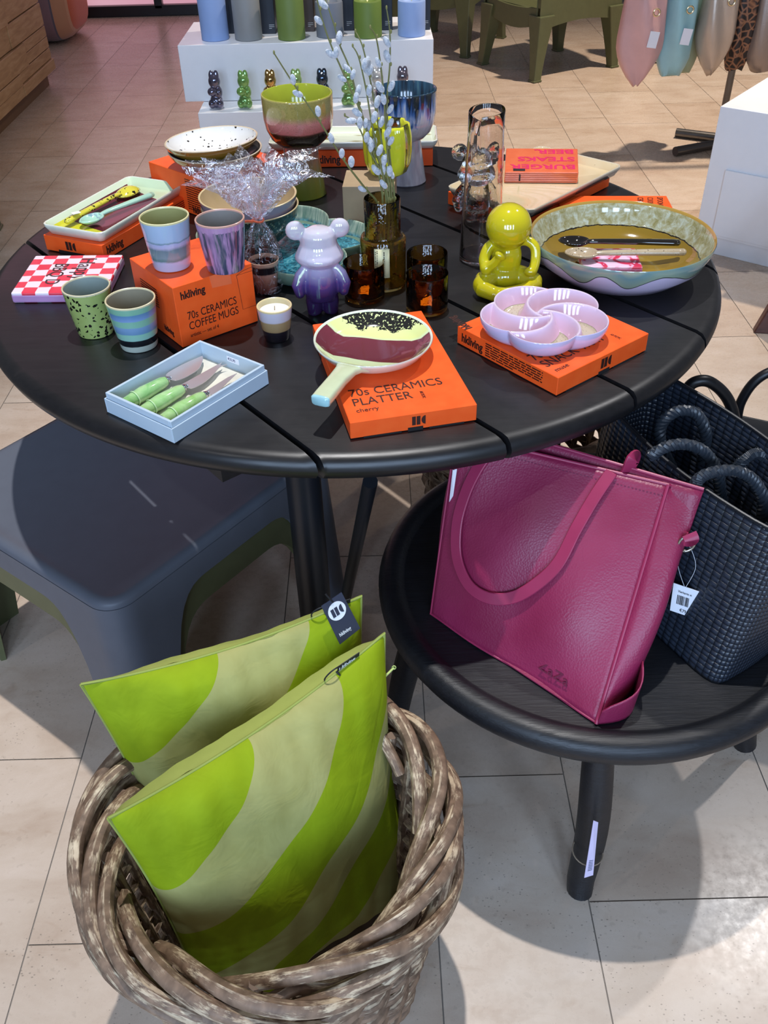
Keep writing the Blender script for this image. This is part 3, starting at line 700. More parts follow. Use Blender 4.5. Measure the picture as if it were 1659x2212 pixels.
b = MB(); b.tube([rp + Vector((0.0115 * math.cos(a), -0.003, 0.0135 * math.sin(a))) for a in [2 * math.pi * i / 24 for i in range(25)]], 0.0022, 10); b.build('ring', plain('brushed_nickel', 'b9b5aa', 0.3, metal=1.0), tt)
strap(smooth_path([rp + Vector((0.000, -0.003, 0.018)), rp + Vector((0.003, -0.009, 0.012)), rp + Vector((0.001, -0.001, 0.006)), rp + Vector((-0.010, 0.008, 0.004))], 4), 0.010, 0.0016, Vector((0, -1, 0.4))).build('ring_loop', edgem, tt)
# embossed mark low on the front panel
text('ZaZa', 0.020, plain('magenta_emboss', '5c1334', 0.5), tt, front(0.66, 0.075) + nf * 0.0045, FR_ - FL_, TR_ - FR_, name='embossed_mark', sx=1.2, depth=0.0004)
# its swing tags
def hangtag(lab, corners, Yp, ringpt, mat, parent_group=None):
    q = [Vector(atY(x, y, Yp)) for x, y in corners]; o = thing('price_tag', lab, 'tag', q[3]); q = [p - q[3] for p in q]
    b = MB(); b.add(q, [(0, 1, 2, 3)]); b.build('card', mat, o, smooth=False, solid=0.0008)
    ux = (q[1] - q[0]); uy = (q[3] - q[0]); n_ = Vector((0, -0.0009, 0)); P = []
    b = MB(); r = random.Random(5); s_ = 0.22
    while s_ < 0.72:
        w_ = r.choice((0.012, 0.02, 0.03)); f = lambda a, c_: q[0] + ux * a + uy * c_ + n_
        b.add([f(s_ * 0.9, 0.35), f(s_ * 0.9 + w_, 0.35), f(s_ * 0.9 + w_, 0.68), f(s_ * 0.9, 0.68)], [(0, 1, 2, 3)]); s_ += w_ + r.choice((0.015, 0.03))
    b.build('barcode', ink, o, smooth=False)
    text('€79,95', (uy.length) * 0.16, ink, o, q[0] + ux * 0.35 + uy * 0.92 + n_ * 1.3, ux, -uy, sx=0.8, depth=0.0001)
    text('Vierkante st', (uy.length) * 0.11, ink, o, q[0] + ux * 0.2 + uy * 0.25 + n_ * 1.3, ux, -uy, sx=0.8, depth=0.0001)
    if ringpt is not None:
        m_ = q[0].lerp(q[1], 0.45) + uy * 0.06; r0 = ringpt - o.location; c1 = m_.lerp(r0, 0.5)
        b = MB(); b.tube(smooth_path([m_, c1 + Vector((-0.012, -0.001, 0.006)), r0, c1 + Vector((0.014, -0.001, 0)), m_], 8), 0.0004, 5); b.build('string', plain('nylon', 'c9ccd4', 0.4), o)
    return o
hangtag('white barcode price tag hanging on a string from the magenta tote ring', [(1455, 1259), (1511, 1278), (1503, 1337), (1447, 1318)], -0.668, rp + O, paper)
q_ = thing('price_tag', 'narrow white price tag seen edge on at the left of the magenta tote', 'tag', at(978, 1015, 0.66))
b = MB(); b.add([Vector((0, 0, 0)), Vector((0.006, 0.002, 0)), Vector((0.002, 0.004, -0.05)), Vector((-0.0035, 0.0, -0.058))], [(0, 1, 2, 3)]); b.build('card', paper, q_, smooth=False, solid=0.0008)
b = MB(); b.tube(smooth_path([(0.002, 0.0, 0), (-0.004, 0, 0.006), (0.006, 0.004, 0.012)], 4), 0.0005, 5); b.build('string', blackf, q_)

# ---- black woven plastic tote behind it
t = Nt('woven_black'); uvn = t.coord('UV'); s3 = t.sep(uvn)
su = t.math('ABSOLUTE', t.math('SINE', t.math('MULTIPLY', s3[0], math.pi))); sv = t.math('ABSOLUTE', t.math('SINE', t.math('MULTIPLY', s3[1], math.pi)))
ck = t.new('ShaderNodeTexChecker'); t.put(ck.inputs['Vector'], uvn); ck.inputs['Scale'].default_value = 1.0
hgt = t.new('ShaderNodeMix', data_type='FLOAT'); t.put(hgt.inputs[0], ck.outputs['Fac'])
ha = t.math('MULTIPLY', t.math('POWER', su, 0.35), t.math('MULTIPLY_ADD', sv, 0.6, 0.4)); hb = t.math('MULTIPLY', t.math('POWER', sv, 0.35), t.math('MULTIPLY_ADD', su, 0.6, 0.4))
t.put(hgt.inputs[2], ha); t.put(hgt.inputs[3], hb); hh_ = hgt.outputs[0]
t.p(t.ramp(hh_, [(0.0, '0a0b0f'), (0.35, '1c212a'), (1.0, '2c3340')]), 0.33, coat=0.15); t.bump(hh_, 1.0, 0.0022); woven = t.m
bt = thing('woven_tote', 'black woven plastic tote with braided handles behind the magenta bag', 'bag', (0.55, -0.62, 0.4055))
O2 = bt.location
c0 = [Vector((0.511, -0.751, 0.406)), Vector((0.650, -0.654, 0.406)), Vector((0.490, -0.345, 0.406)), Vector((0.355, -0.440, 0.406))]
c1 = [Vector((0.560, -0.705, 0.650)), Vector((0.672, -0.655, 0.650)), Vector((0.492, -0.312, 0.672)), Vector((0.395, -0.395, 0.665))]
def ring_at(v, off=0.0):
    P = [c0[i].lerp(c1[i], v) for i in range(4)]; ctr = sum(P, Vector()) / 4; pts = []
    for i in range(4):
        a, b2 = P[i], P[(i + 1) % 4]; n_ = Vector(((b2 - a).y, -(b2 - a).x, 0)).normalized(); nx = 18
        for k in range(nx):
            u = k / nx; e = min(u, 1 - u); p = a.lerp(b2, u) + n_ * (0.020 * math.sin(math.pi * u) * (0.3 + 0.7 * v)) 
            if e < 0.12: p = p.lerp(ctr, 0.05 * (1 - e / 0.12) ** 2)
            pts.append(p - (p - ctr).normalized() * off - O2)
    return pts
def wall(off):
    b = MB(); vs = []; NV = 24; n = 72
    rings_ = [ring_at(j / NV, off) for j in range(NV + 1)]
    return rings_
b = MB(); rg = wall(0); n = 72
for j in range(24):
    vs = [];
for j in range(25): pass
vs = [p for r in rg for p in r]; fs = []; us = []
for j in range(24):
    for i in range(n):
        a = j * n + i; c_ = j * n + (i + 1) % n; fs.append((a, c_, c_ + n, a + n)); us.append([(i * 1.4, j * 1.35), (i * 1.4 + 1.4, j * 1.35), (i * 1.4 + 1.4, (j + 1) * 1.35), (i * 1.4, (j + 1) * 1.35)])
b.add(vs, fs, 0, us); b.build('woven_body', woven, bt, solid=0.003, angle=180)
b = MB(); b.add([p for p in rg[0]], [tuple(range(n))]); b.build('base', woven, bt, smooth=False, solid=0.003)
b = MB(); rim_ = rg[-1]; b.tube(rim_ + [rim_[0]], 0.0028, 8); b.build('rim_edge', plain('black_trim', '16181d', 0.4), bt)
def braid(path, R0=0.0054, r=0.0043, turns=34):
    b = MB(); n = len(path)
    for s_ in range(3):
        pts = []; up = Vector((0, 0, 1))
        for i, p in enumerate(path):
            tg_ = (path[min(i + 1, n - 1)] - path[max(i - 1, 0)]).normalized(); x = tg_.cross(Vector((0.3, 0.8, 0.2))).normalized(); y = tg_.cross(x)
            a = turns * math.pi * 2 * i / n / 3 + s_ * 2 * math.pi / 3; pts.append(p + x * (R0 * math.cos(a)) + y * (R0 * 0.7 * math.sin(a)))
        b.tube(pts, r, 7)
    return b
bm = plain('braided_black', '2a3038', 0.38)
def hpath(L, Yv): return smooth_path([atY(x, y, Yv + dy) - O2 for x, y, dy in L], 14)
braid(hpath([(1452, 1010, 0.03), (1428, 960, 0.0), (1430, 915, 0), (1465, 888, 0), (1505, 895, 0), (1524, 935, 0), (1520, 975, 0.03), (1512, 1020, .05)], -0.46)).build('braided_handle', bm, bt)
braid(hpath([(1405, 985, 0), (1440, 965, 0), (1480, 960, 0), (1520, 975, 0), (1548, 1015, 0), (1556, 1060, 0.02), (1562, 1100, .04)], -0.55)).build('braided_handle', bm, bt)
braid(hpath([(1590, 1020, 0.02), (1600, 1000, 0), (1620, 985, 0), (1640, 980, 0), (1655, 1000, 0), (1652, 1040, 0.03)], -0.50)).build('braided_handle', bm, bt)
braid(hpath([(1500, 1050, -0.00), (1515, 1030, 0), (1550, 1018, 0), (1590, 1018, 0), (1625, 1035, 0), (1648, 1075, 0), (1645, 1120, 0.03)], -0.60)).build('braided_handle', bm, bt)

# ---- smooth black bag with tubular handles, behind the woven tote
sb = thing('black_shopper', 'smooth black shopper with thick tube handles standing behind the woven tote', 'bag', (0.70, -0.12, 0))
bl = plain('black_leather', '111216', 0.38, bump=0.1, bscale=120)
b = MB(); P = [(-0.10, -0.16), (0.26, -0.34), (0.36, -0.08), (0.0, 0.10)]; rr = []
for z, f in ((0.0, 0.86), (0.2, 0.95), (0.405, 1.0)):
    ring = []
    for i in range(4):
        for k in range(10):
            u = k / 10; x = P[i][0] + (P[(i + 1) % 4][0] - P[i][0]) * u; y = P[i][1] + (P[(i + 1) % 4][1] - P[i][1]) * u; ring.append((0.13 + (x - 0.13) * f, -0.12 + (y + 0.12) * f, z + 0.004))
    rr.append(ring)
b.rings(rr, cap0=True, cap1=False); b.build('bag_body', bl, sb, solid=0.004, angle=50)
def hp2(L, Yv): return smooth_path([atY(x, y, Yv) - sb.location for x, y in L], 8)
b = MB(); b.tube(hp2([(1488, 880), (1484, 845), (1500, 826), (1530, 824), (1562, 848), (1582, 885), (1592, 940)], -0.20), 0.0105, 14); b.build('tube_handle', bl, sb)
b = MB(); b.tube(hp2([(1592, 905), (1600, 870), (1625, 830), (1660, 805), (1700, 800), (1740, 840)], -0.10), 0.0095, 14); b.build('tube_handle', bl, sb)

# ---- rattan basket with two velvet cushions
t = Nt('rattan'); uvn = t.coord('UV', scale=(2, 10, 1)); ob_ = t.coord()
n1 = t.noise(t.coord('UV', scale=(5.0, 11, 1)), 1.0, 6, 0.72, 0.4); n2 = t.noise(ob_, 40, 3, 0.6)
bark = t.ramp(t.noise(t.coord('UV', scale=(2, 60, 1)), 1.0, 3), [(0.3, '574334'), (0.7, '8e735d')]); core = t.ramp(n2, [(0.3, 'aa9075'), (0.7, 'd2bea0')])
peel = t.ramp(t.math('ADD', t.math('MULTIPLY', n1, 0.78), t.math('MULTIPLY', n2, 0.22)), [(0.50, (0, 0, 0)), (0.56, (1, 1, 1))])
t.p(t.mix(peel, bark, core), 0.6); t.bump(peel, 0.35, 0.002); ratt = t.m
def basket(name, lab, cx, cy, h, R1, seed, detail=True):
    o = thing(name, lab, 'basket', (cx, cy, 0)); r = random.Random(seed)
    Rz = lambda z: R1 * (0.80 + 0.20 * min(1.0, z / h) ** 0.8)
    b = MB(); nst = 28
    for k in range(nst):
        a = 2 * math.pi * k / nst; b.tube([((Rz(z) - 0.012) * math.cos(a), (Rz(z) - 0.012) * math.sin(a), z) for z in (0.0, h * .3, h * .6, h - 0.02)], 0.007, 7)
    b.build('stake', ratt, o)
    b = MB(); nr = int(h / 0.0205); N = 112
    for j in range(nr):
        z0 = 0.012 + j * (h - 0.04) / nr; pts = []; ph = r.uniform(0, 6); rr_ = []
        for i in range(N + 1):
            a = 2 * math.pi * i / N; w_ = 0.0075 * math.cos(nst / 2 * a + math.pi * j); tl = 0.020 * (i / N)
            z = z0 + 0.004 * math.sin(3 * a + ph) + tl; pts.append(((Rz(z) + w_) * math.cos(a), (Rz(z) + w_) * math.sin(a), z)); rr_.append(0.0085 + 0.0015 * math.sin(5 * a + ph))
        b.tube(pts, rr_, 8)
    b.build('woven_wall', ratt, o)
    b = MB(); b.lathe([(0.001, 0.006), (Rz(0) - 0.01, 0.006), (Rz(0) - 0.01, 0.012), (0.001, 0.012)], 40); b.build('base', ratt, o)
    # braided rim: long rods crossing from the inside low to the outside high
    b = MB(); m_ = 14
    for k in range(m_):
        a0 = 2 * math.pi * k / m_ + r.uniform(-0.03, 0.03); L = r.uniform(1.35, 1.75); pts = []; rr_ = []; n = 30; rad = r.uniform(0.0085, 0.0115)
        for i in range(n + 1):
            u = i / n; a = a0 + L * u
            q = -0.026 + 0.052 * (0.5 - 0.5 * math.cos(math.pi * min(1, u * 1.25))) ; zz = h - 0.055 + 0.060 * math.sin(math.pi * min(1.0, u * 0.92) ** 0.85) * 1.0 - 0.012 * u
            q += 0.003 * math.sin(5 * a + k); pts.append(((R1 + q) * math.cos(a), (R1 + q) * math.sin(a), zz + 0.003 * math.sin(9 * u + k))); rr_.append(rad * (0.65 + 0.35 * math.sin(math.pi * min(1, u + 0.12)) ** 0.4))
        b.tube(pts, rr_, 9)
    for s_, q, zz in ((0, 0.018, -0.012), (2, 0.022, -0.034)):
        pts = []; 
        for i in range(121): a = 2 * math.pi * i / 120; pts.append(((R1 + q + 0.004 * math.sin(6 * a + s_ * 2)) * math.cos(a), (R1 + q + 0.004 * math.sin(6 * a + s_ * 2)) * math.sin(a), h - 0.018 + zz + 0.006 * math.cos(6 * a + s_ * 2)))
        b.tube(pts, 0.0105, 9)
    b.build('braided_rim', ratt, o)
    return o
basket('rattan_basket', 'round weathered rattan basket holding two green cushions in the foreground', -0.113, -0.944, 0.42, 0.217, 4)
basket('rattan_basket', 'second rattan basket in the shade under the big table behind the stool', 0.36, 0.12, 0.36, 0.235, 9)

def velvet(name, col, c2):
    t = Nt(name); v = t.coord(); n_ = t.noise(v, 9, 4, 0.6, 0.6)
    t.p(t.ramp(n_, [(0.3, col), (0.7, c2)]), 0.75, sheen=0.15, spec=0.2); t.b.inputs['Sheen Tint'].default_value = lin(c2); t.b.inputs['Sheen Roughness'].default_value = 0.4
    t.bump(t.noise(v, 22, 3, 0.6, 0.7), 0.30, 0.006); return t.m
lime = velvet('lime_velvet', '7c8f08', '92a614'); khaki = velvet('khaki_velvet', '979355', 'aaa76a'); backf = plain('sage_cotton', 'a3ae58', 0.85, bump=0.1, bscale=600)
navyc = plain('navy_tag', '22263a', 0.5, var=0.02); cord = plain('black_cord', '14161c', 0.6)
KV = 1.6; PN = 1.42
def cushion(lab, TLc, TRc, BLc, BRc, thick, seed):
    o = thing('velvet_cushion', lab, 'cushion', (TLc + TRc + BLc + BRc) / 4, 0, 'green velvet cushions in the basket')
    O = o.location; U = (TRc - TLc).normalized(); V = (BLc - TLc); V = (V - U * V.dot(U)).normalized(); Nn = V.cross(U).normalized()
    if Nn.dot(CAM - O) < 0: Nn = -Nn
    r = random.Random(seed); ph = [r.uniform(0, 6) for _ in range(6)]
    def surf(u, v, s_):
        a, c_ = abs(2 * u - 1), abs(2 * v - 1)
        e = max(0.0, (1 - a ** 2.6)) ** 0.55 * max(0.0, (1 - c_ ** 2.6)) ** 0.55
        pu = u - 0.5; pv = v - 0.5
        pin = 0.055 * (1 - a ** 2) * c_ ** 3; pin2 = 0.055 * (1 - c_ ** 2) * a ** 3
        pu2 = pu * (1 - pin2 * 1.3); pv2 = pv * (1 - pin * 1.3)
        p = TLc.lerp(TRc, pu2 + 0.5).lerp(BLc.lerp(BRc, pu2 + 0.5), pv2 + 0.5)
        wr = 0.0030 * math.sin(46 * u + 9 * v + ph[0]) * math.sin(17 * u + ph[3]) * c_ ** 2 + 0.0035 * math.sin(11 * u - 13 * v + ph[4]) + 0.003 * math.sin(26 * v + ph[1] + 5 * u) * a ** 3 * (1 - c_) + 0.003 * math.sin(9 * u + 7 * v + ph[2])
        if s_ < 0: return p + Nn * (0.010 - (thick + 0.014) * (e ** 0.7) - wr * 0.5) - O
        if s_ == 0: return p + Nn * 0.010 - O
        return p + Nn * (0.010 + thick * e + wr * min(1, e * 2)) - O
    b = MB(); nu = 56; vs = [surf(i / nu, j / nu, 1) for j in range(nu + 1) for i in range(nu + 1)]; fs = []; ms = []
    # a finer look for the curved stripes: split faces by the stripe they fall in
    th = (0.45, 0.79, 1.10, 1.32, 1.62)
    for j in range(nu):
        for i in range(nu):
            a = j * (nu + 1) + i; fs.append((a, a + nu + 1, a + nu + 2, a + 1)); ms.append(0)
    def cls(u, v):
        d = (u ** PN + (KV * v) ** PN) ** (1 / PN); return sum(1 for x in th if d > x) % 2
    # warp grid so that band borders run smoothly: colour by polar grid instead
    W = nu * 2
    bands = [(0.0, th[0], 0), (th[0], th[1], 1), (th[1], th[2], 0), (th[2], th[3], 1), (th[3], th[4], 0), (th[4], (1 + KV ** PN) ** (1 / PN), 1)]
    stripes = {0: MB(), 1: MB()}
    for d0, d1, mi in bands:
        nd = max(3, int((d1 - d0) / 0.02)); na = 110; m_ = stripes[mi]
        # angle range where the arc lies inside the unit square, per radius
        cols = []
        for k in range(nd + 1):
            d = d0 + (d1 - d0) * k / nd
            lo = 0.0 if d <= 1 else math.acos(min(1, (1 / d) ** (PN / 2))); hi = math.pi / 2 if d <= KV else math.asin(min(1, (KV / d) ** (PN / 2)))
            if hi < lo: hi = lo
            cols.append([(min(1, d * max(0, math.cos(lo + (hi - lo) * q / na)) ** (2 / PN)), min(1, d * max(0, math.sin(lo + (hi - lo) * q / na)) ** (2 / PN) / KV)) for q in range(na + 1)])
        vs = [surf(u, v, 1) for c_ in cols for u, v in c_]; fs = [(k * (na + 1) + q, k * (na + 1) + q + 1, (k + 1) * (na + 1) + q + 1, (k + 1) * (na + 1) + q) for k in range(nd) for q in range(na)]
        m_.add(vs, fs)
    big = MB(); big.add(stripes[0].v, stripes[0].f, 0); big.add(stripes[1].v, stripes[1].f, 1)
    fo = big.build('striped_front', [lime, khaki], o, angle=180)
    import bmesh
    bm_ = bmesh.new(); bm_.from_mesh(fo.data); bmesh.ops.remove_doubles(bm_, verts=bm_.verts, dist=0.00012); bmesh.ops.dissolve_degenerate(bm_, edges=bm_.edges, dist=1e-6)
    for f in bm_.faces: f.smooth = True
    bmesh.ops.recalc_face_normals(bm_, faces=bm_.faces)
    if sum(f.normal.dot(Nn) for f in bm_.faces) < 0: bmesh.ops.reverse_faces(bm_, faces=bm_.faces)
    bm_.to_mesh(fo.data); bm_.free(); fo.data.update()
    b = MB(); b.grid(lambda u, v: surf(u, v, -1), 40, 40); b.build('plain_back', backf, o, angle=180)
    # border strip of the back fabric folding over the edge
    b = MB(); ed = [surf(i / 50, 0.0, 0) for i in range(51)] + [surf(1, i / 50, 0) for i in range(1, 51)] + [surf(1 - i / 50, 1, 0) for i in range(1, 51)] + [surf(0, 1 - i / 50, 0) for i in range(1, 51)]
    b.tube(ed, 0.0022, 6); b.build('seam', plain('seam_thread', '8f9a48', 0.8), o)
    return o, surf, Nn, U, V
V3 = Vector
fo, fs_, fN, fU, fV = cushion('front green velvet cushion with lime and khaki curved stripes', V3((-0.281, -1.013, 0.530)), V3((0.033, -0.752, 0.542)), V3((-0.225, -1.050, 0.050)), V3((0.058, -0.835, 0.045)), 0.060, 2)
bo, bs_, bN, bU, bV = cushion('back green velvet cushion with the navy hang tag on its corner', V3((-0.345, -0.838, 0.556)), V3((0.005, -0.690, 0.553)), V3((-0.270, -0.895, 0.080)), V3((0.020, -0.752, 0.080)), 0.046, 5)
# sewn labels + cords
for (co, sf, Nn, U, V, u0, lab) in ((bo, bs_, bN, bU, bV, 0.86, 1), (fo, fs_, fN, fU, fV, 0.80, 1)):
    p = sf(u0, 0.0, 0); w_ = 0.036
    b = MB(); up = (ZUP * 0.9 + Nn * 0.15).normalized(); b.add([p, p + U * w_, p + U * w_ + up * 0.013, p + up * 0.013], [(0, 1, 2, 3)]); b.build('sewn_label', cord, co, smooth=False, solid=0.001)
    text('hkliving', 0.0105, wtxt, co, p + U * 0.002 + up * 0.003 + Nn * 0.0008, U, up, name='label_lettering', bold=0.02, sx=0.85)
    b = MB(); c_ = p - U * 0.004 + up * 0.004; rr = 0.013
    b.tube([c_ + (-U) * (rr * math.cos(a) * 1.0 + 0.004) + up * (rr * math.sin(a)) + Nn * (0.003 * math.sin(a)) for a in [2 * math.pi * i / 28 for i in range(29)]], 0.0011, 6)
    b.tube([c_ + U * 0.002, c_ + U * 0.004 + Nn * 0.006 - up * 0.006, c_ + U * 0.010 + Nn * 0.012 - up * 0.018], 0.0013, 6); b.build('cord_loop', cord, co)
# zip pull of the front cushion
zp = fs_(1.0, 0.14, 0); b = MB(); b.tube([zp, zp + fU * 0.018 + ZUP * 0.006], 0.0016, 6); b.tube([zp + fU * 0.018 + ZUP * 0.006 + V3((0.0025 * math.cos(a), 0, 0.0035 * math.sin(a))) for a in [2 * math.pi * i / 12 for i in range(13)]], 0.0008, 5); b.build('zip_pull', plain('lime_zip', 'c0cf7a', 0.4), fo)
# navy hang tag
tc = V3(bs_(0.86, 0.10, 1)) + bo.location + bN * 0.010
q = [atP(x, y, tc, (bN + ZUP * 0.25).normalized()) for x, y in ((693.7, 1309), (737.5, 1279), (778, 1357), (734, 1392))]
ht = thing('hang_tag', 'navy cardboard hang tag with round white logo on the back cushion', 'tag', q[0]); q = [p - ht.location for p in q]
ux, uy = (q[1] - q[0]).normalized(), (q[3] - q[0]).normalized(); hn = ux.cross(-uy).normalized()
b = MB(); b.add(q, [(0, 1, 2, 3)]); b.build('card', navyc, ht, smooth=False, solid=0.0012)
W_ = (q[1] - q[0]).length; Lh = (q[3] - q[0]).length; cc = q[0] + ux * W_ * 0.5 + uy * Lh * 0.30
cr_ = W_ * 0.40; shape_on([[(cr_ * math.cos(2 * math.pi * i / 36), cr_ * math.sin(2 * math.pi * i / 36)) for i in range(36)]], wtxt, ht, cc + hn * 0.0007, ux, -uy, 'logo_disc')
emblem(W_ * 0.52, navyc, ht, cc - ux * W_ * 0.26 + uy * W_ * 0.19 + hn * 0.0011, ux, -uy)
text('hkliving', W_ * 0.22, wtxt, ht, q[0] + ux * W_ * 0.15 + uy * Lh * 0.85 + hn * 0.0008, ux, -uy, bold=0.02, sx=0.85)
b = MB(); b.tube([q[0] + ux * W_ * 0.5 + uy * Lh * 0.08 + hn * 0.001, q[0] + ux * W_ * 0.36 - uy * 0.012 + hn * 0.003], 0.0013, 6); b.build('cord', cord, ht)

# ================================================================== THINGS ON THE BIG TABLE
orange = Nt('orange_card'); orange.p(orange.ramp(orange.noise(orange.coord(), 40, 2), [(0.3, 'f2571c'), (0.7, 'f76024')]), 0.42, spec=0.35); orange = orange.m
onk = plain('brown_black_print', '35160e', 0.5)
def carton(lab, Fx, Fy, ang, a, c_, h, notch=True, name='gift_box', z=T):
    o = thing(name, lab, 'box', (Fx, Fy, z), R_(ang))
    b = MB(); b.box((a / 2, c_ / 2, h / 2 + 0.0006), (a, c_, h - 0.0012)); b.build('carton', orange, o, smooth=False, bevel=0.0008, bseg=1)
    if notch:
        b = MB()
        for x0, x1, hh in ((0.10 * a, 0.40 * a, 0.0022), (0.62 * a, 0.90 * a, 0.0022), (0.45 * a, 0.57 * a, 0.0055)): b.box(((x0 + x1) / 2, -0.0001, hh / 2), (x1 - x0, 0.0012, hh))
        b.build('flap_gap', plain('slot_shadow_black', '140d0c', 0.8), o, smooth=False)
    return o
# mug carton with two mugs on it
mb = carton('orange cube shaped mug carton carrying two mugs, left of the purple bear', -0.261, -0.343, 37.2, 0.137, 0.143, 0.100, False)
text('hkliving', 0.017, onk, mb, (0.010, -0.0003, 0.078), (1, 0, 0), ZUP, bold=0.03, sx=0.82)
text('70s CERAMICS', 0.0185, onk, mb, (0.016, -0.0003, 0.043), (1, 0, 0), ZUP, sx=0.74)
text('COFFEE MUGS', 0.0185, onk, mb, (0.016, -0.0003, 0.026), (1, 0, 0), ZUP, sx=0.74)
text('artistic — set of 4', 0.0085, onk, mb, (0.016, -0.0003, 0.014), (1, 0, 0), ZUP, sx=0.8)
b = MB(); z0, z1 = 0.030, 0.088; b.tube([(0.1365, -0.0004, z1), (0.108, -0.0004, z1), (0.112, -0.0004, z0), (0.1365, -0.0004, z0)], 0.0003, 4); b.tube(smooth_path([(0.108, -0.0004, z1), (0.12, -0.0004, z1 + 0.004), (0.1365, -0.0004, z1 + 0.006)], 6), 0.0003, 4); b.build('mug_outline', onk, mb, smooth=False)
rows(9, 0.055, 0.0042, 0.0016, onk, mb, (-0.0003, 0.115, 0.075), (0, -1, 0), ZUP, 3)
text('hkliving', 0.013, onk, mb, (-0.0003, 0.055, 0.012), (0, -1, 0), ZUP, bold=0.03, sx=0.8)
b = MB(); b.add([(0.062, 0.0, 0.1003), (0.098, 0.0, 0.1003), (0.098, -0.0006, 0.078), (0.064, -0.0006, 0.081)], [(0, 1, 2, 3)]); b.build('tuck_flap', plain('orange_flap', 'ea6a3c', 0.45), mb, smooth=False, solid=0.0006)
emblem(0.024, onk, mb, (0.055, 0.066, 0.1002), (0.1, 1, 0), (-1, 0.1, 0))

def mug(lab, x, y, z, m_out, inner, rimc, r1=0.0375, r0=0.029, h=0.079, group='speckled and banded 70s style mugs', name='mug'):
    o = thing(name, lab, 'mug', (x, y, z), 0, group)
    b = MB(); b.lathe([(r0 - 0.004, 0.0005), (r0 - 0.001, 0.001), (r0, 0.004), (r0 + (r1 - r0) * 0.5, h * 0.5), (r1 - 0.0003, h - 0.003)], 56, cap1=False); b.build('outer_glaze', m_out, o)
    b = MB(); b.lathe([(r1 - 0.0003, h - 0.003), (r1 - 0.0004, h - 0.0008), (r1 - 0.0014, h), (r1 - 0.0026, h - 0.0006), (r1 - 0.003, h - 0.0025)], 56, cap0=False, cap1=False); b.build('rim', plain('rim_' + rimc, rimc, 0.25), o)
    b = MB(); b.lathe([(r1 - 0.003, h - 0.0025), ((r0 + r1) / 2 - 0.0032, h * 0.5), (r0 - 0.0025, 0.010), (r0 - 0.006, 0.006), (0.001, 0.005)], 56, cap0=False); b.build('inner_glaze', plain('inside_' + inner, inner, 0.1, coat=0.5), o)
    return o
g1 = glaze('green_speckle', [(0, '9cab62'), (1, 'a2b168')], 0.08, speck=None, rough=0.12)
def speckle(name, base, dark, sc=190, th=0.42, base2=None, rough=0.12, coat=0.5, gate=None):
    t = Nt(name); v = t.coord(); w_ = t.new('ShaderNodeVectorMath', operation='ADD'); nz = t.new('ShaderNodeTexNoise'); t.put(nz.inputs['Vector'], v); nz.inputs['Scale'].default_value = sc * 1.2
    sc_ = t.new('ShaderNodeVectorMath', operation='SCALE'); t.put(sc_.inputs[0], nz.outputs['Color']); sc_.inputs['Scale'].default_value = 1.0 / sc; t.put(w_.inputs[0], v); t.put(w_.inputs[1], sc_.outputs[0])
    d = t.vor(w_.outputs[0], sc); n_ = t.noise(v, sc * 0.55, 2, 0.6)
    k = t.math('LESS_THAN', d, t.math('MULTIPLY_ADD', n_, th * 2.2, -th * 0.52))
    b0 = t.ramp(t.noise(v, 30, 3), [(0.3, base), (0.7, base2 or base)])
    t.p(t.mix(k, b0, dark), rough, coat=coat); return t.m
mug('lime green mug with black speckles, front left beside the chequered napkins', -0.409, -0.279, T, speckle('lime_mug_glaze', '98a65e', '14140f', 125, 0.50, 'a5b46b'), '8b9792', 'd3c7a4')
sg = glaze('sea_stripe_glaze', [(0, 'b4bdb0'), (0.13, 'b4bdb0'), (0.14, '15181c'), (0.27, '181c22'), (0.28, '8fbcae'), (0.40, '8cc0a8'), (0.42, '6a8fb0'), (0.56, '7d9dc0'), (0.58, '86b8a0'), (0.70, '84b79c'), (0.72, '7f9cc8'), (0.84, '5f87ac'), (0.86, '7fb298'), (1, '84b59b')], 0.079, dist=0.07, dscale=9, stretch=(2, 2, 9))
mug('sea green mug with blue and black stripes, right of the speckled one', -0.331, -0.327, T, sg, '8d8672', 'd8cba4', r1=0.038)
bgz = glaze('ice_blue_band', [(0, 'b9b2ca'), (0.20, 'b3b0cc'), (0.24, '5d7a7c'), (0.30, '7d8e96'), (0.46, '6b7c86'), (0.52, 'b0a9c8'), (0.58, 'aaaed0'), (0.60, '6f8894'), (0.63, 'a0b4cf'), (1, 'a3b9d3')], 0.079, dist=0.10, dscale=45)
mug('pale blue mug with a grey green band standing on the mug carton', -0.274, -0.262, T + 0.1005, bgz, '9c9a66', 'd9cf9c')
t = Nt('mauve_drip'); v = t.coord(); z = t.sep(v)[2]
st = t.noise(t.coord(scale=(1, 1, 0.06)), 130, 3, 0.6); big = t.noise(t.coord(scale=(1, 1, 0.5)), 28, 2)
k = t.math('MULTIPLY', t.ramp(st, [(0.40, (0, 0, 0)), (0.54, (1, 1, 1))]), t.ramp(big, [(0.36, (0, 0, 0)), (0.48, (1, 1, 1))]))
k = t.math('MULTIPLY', k, t.math('LESS_THAN', t.math('ADD', z, t.math('MULTIPLY', st, 0.02)), 0.078))
t.p(t.mix(k, t.ramp(st, [(0.3, 'a77fa5'), (0.7, 'b48ab2')]), '3b4157'), 0.14, coat=0.5)
mug('mauve mug with dark blue drips standing on the mug carton beside the pale blue one', -0.189, -0.277, T + 0.1005, t.m, '8a8580', 'c79a8a', r1=0.0372)

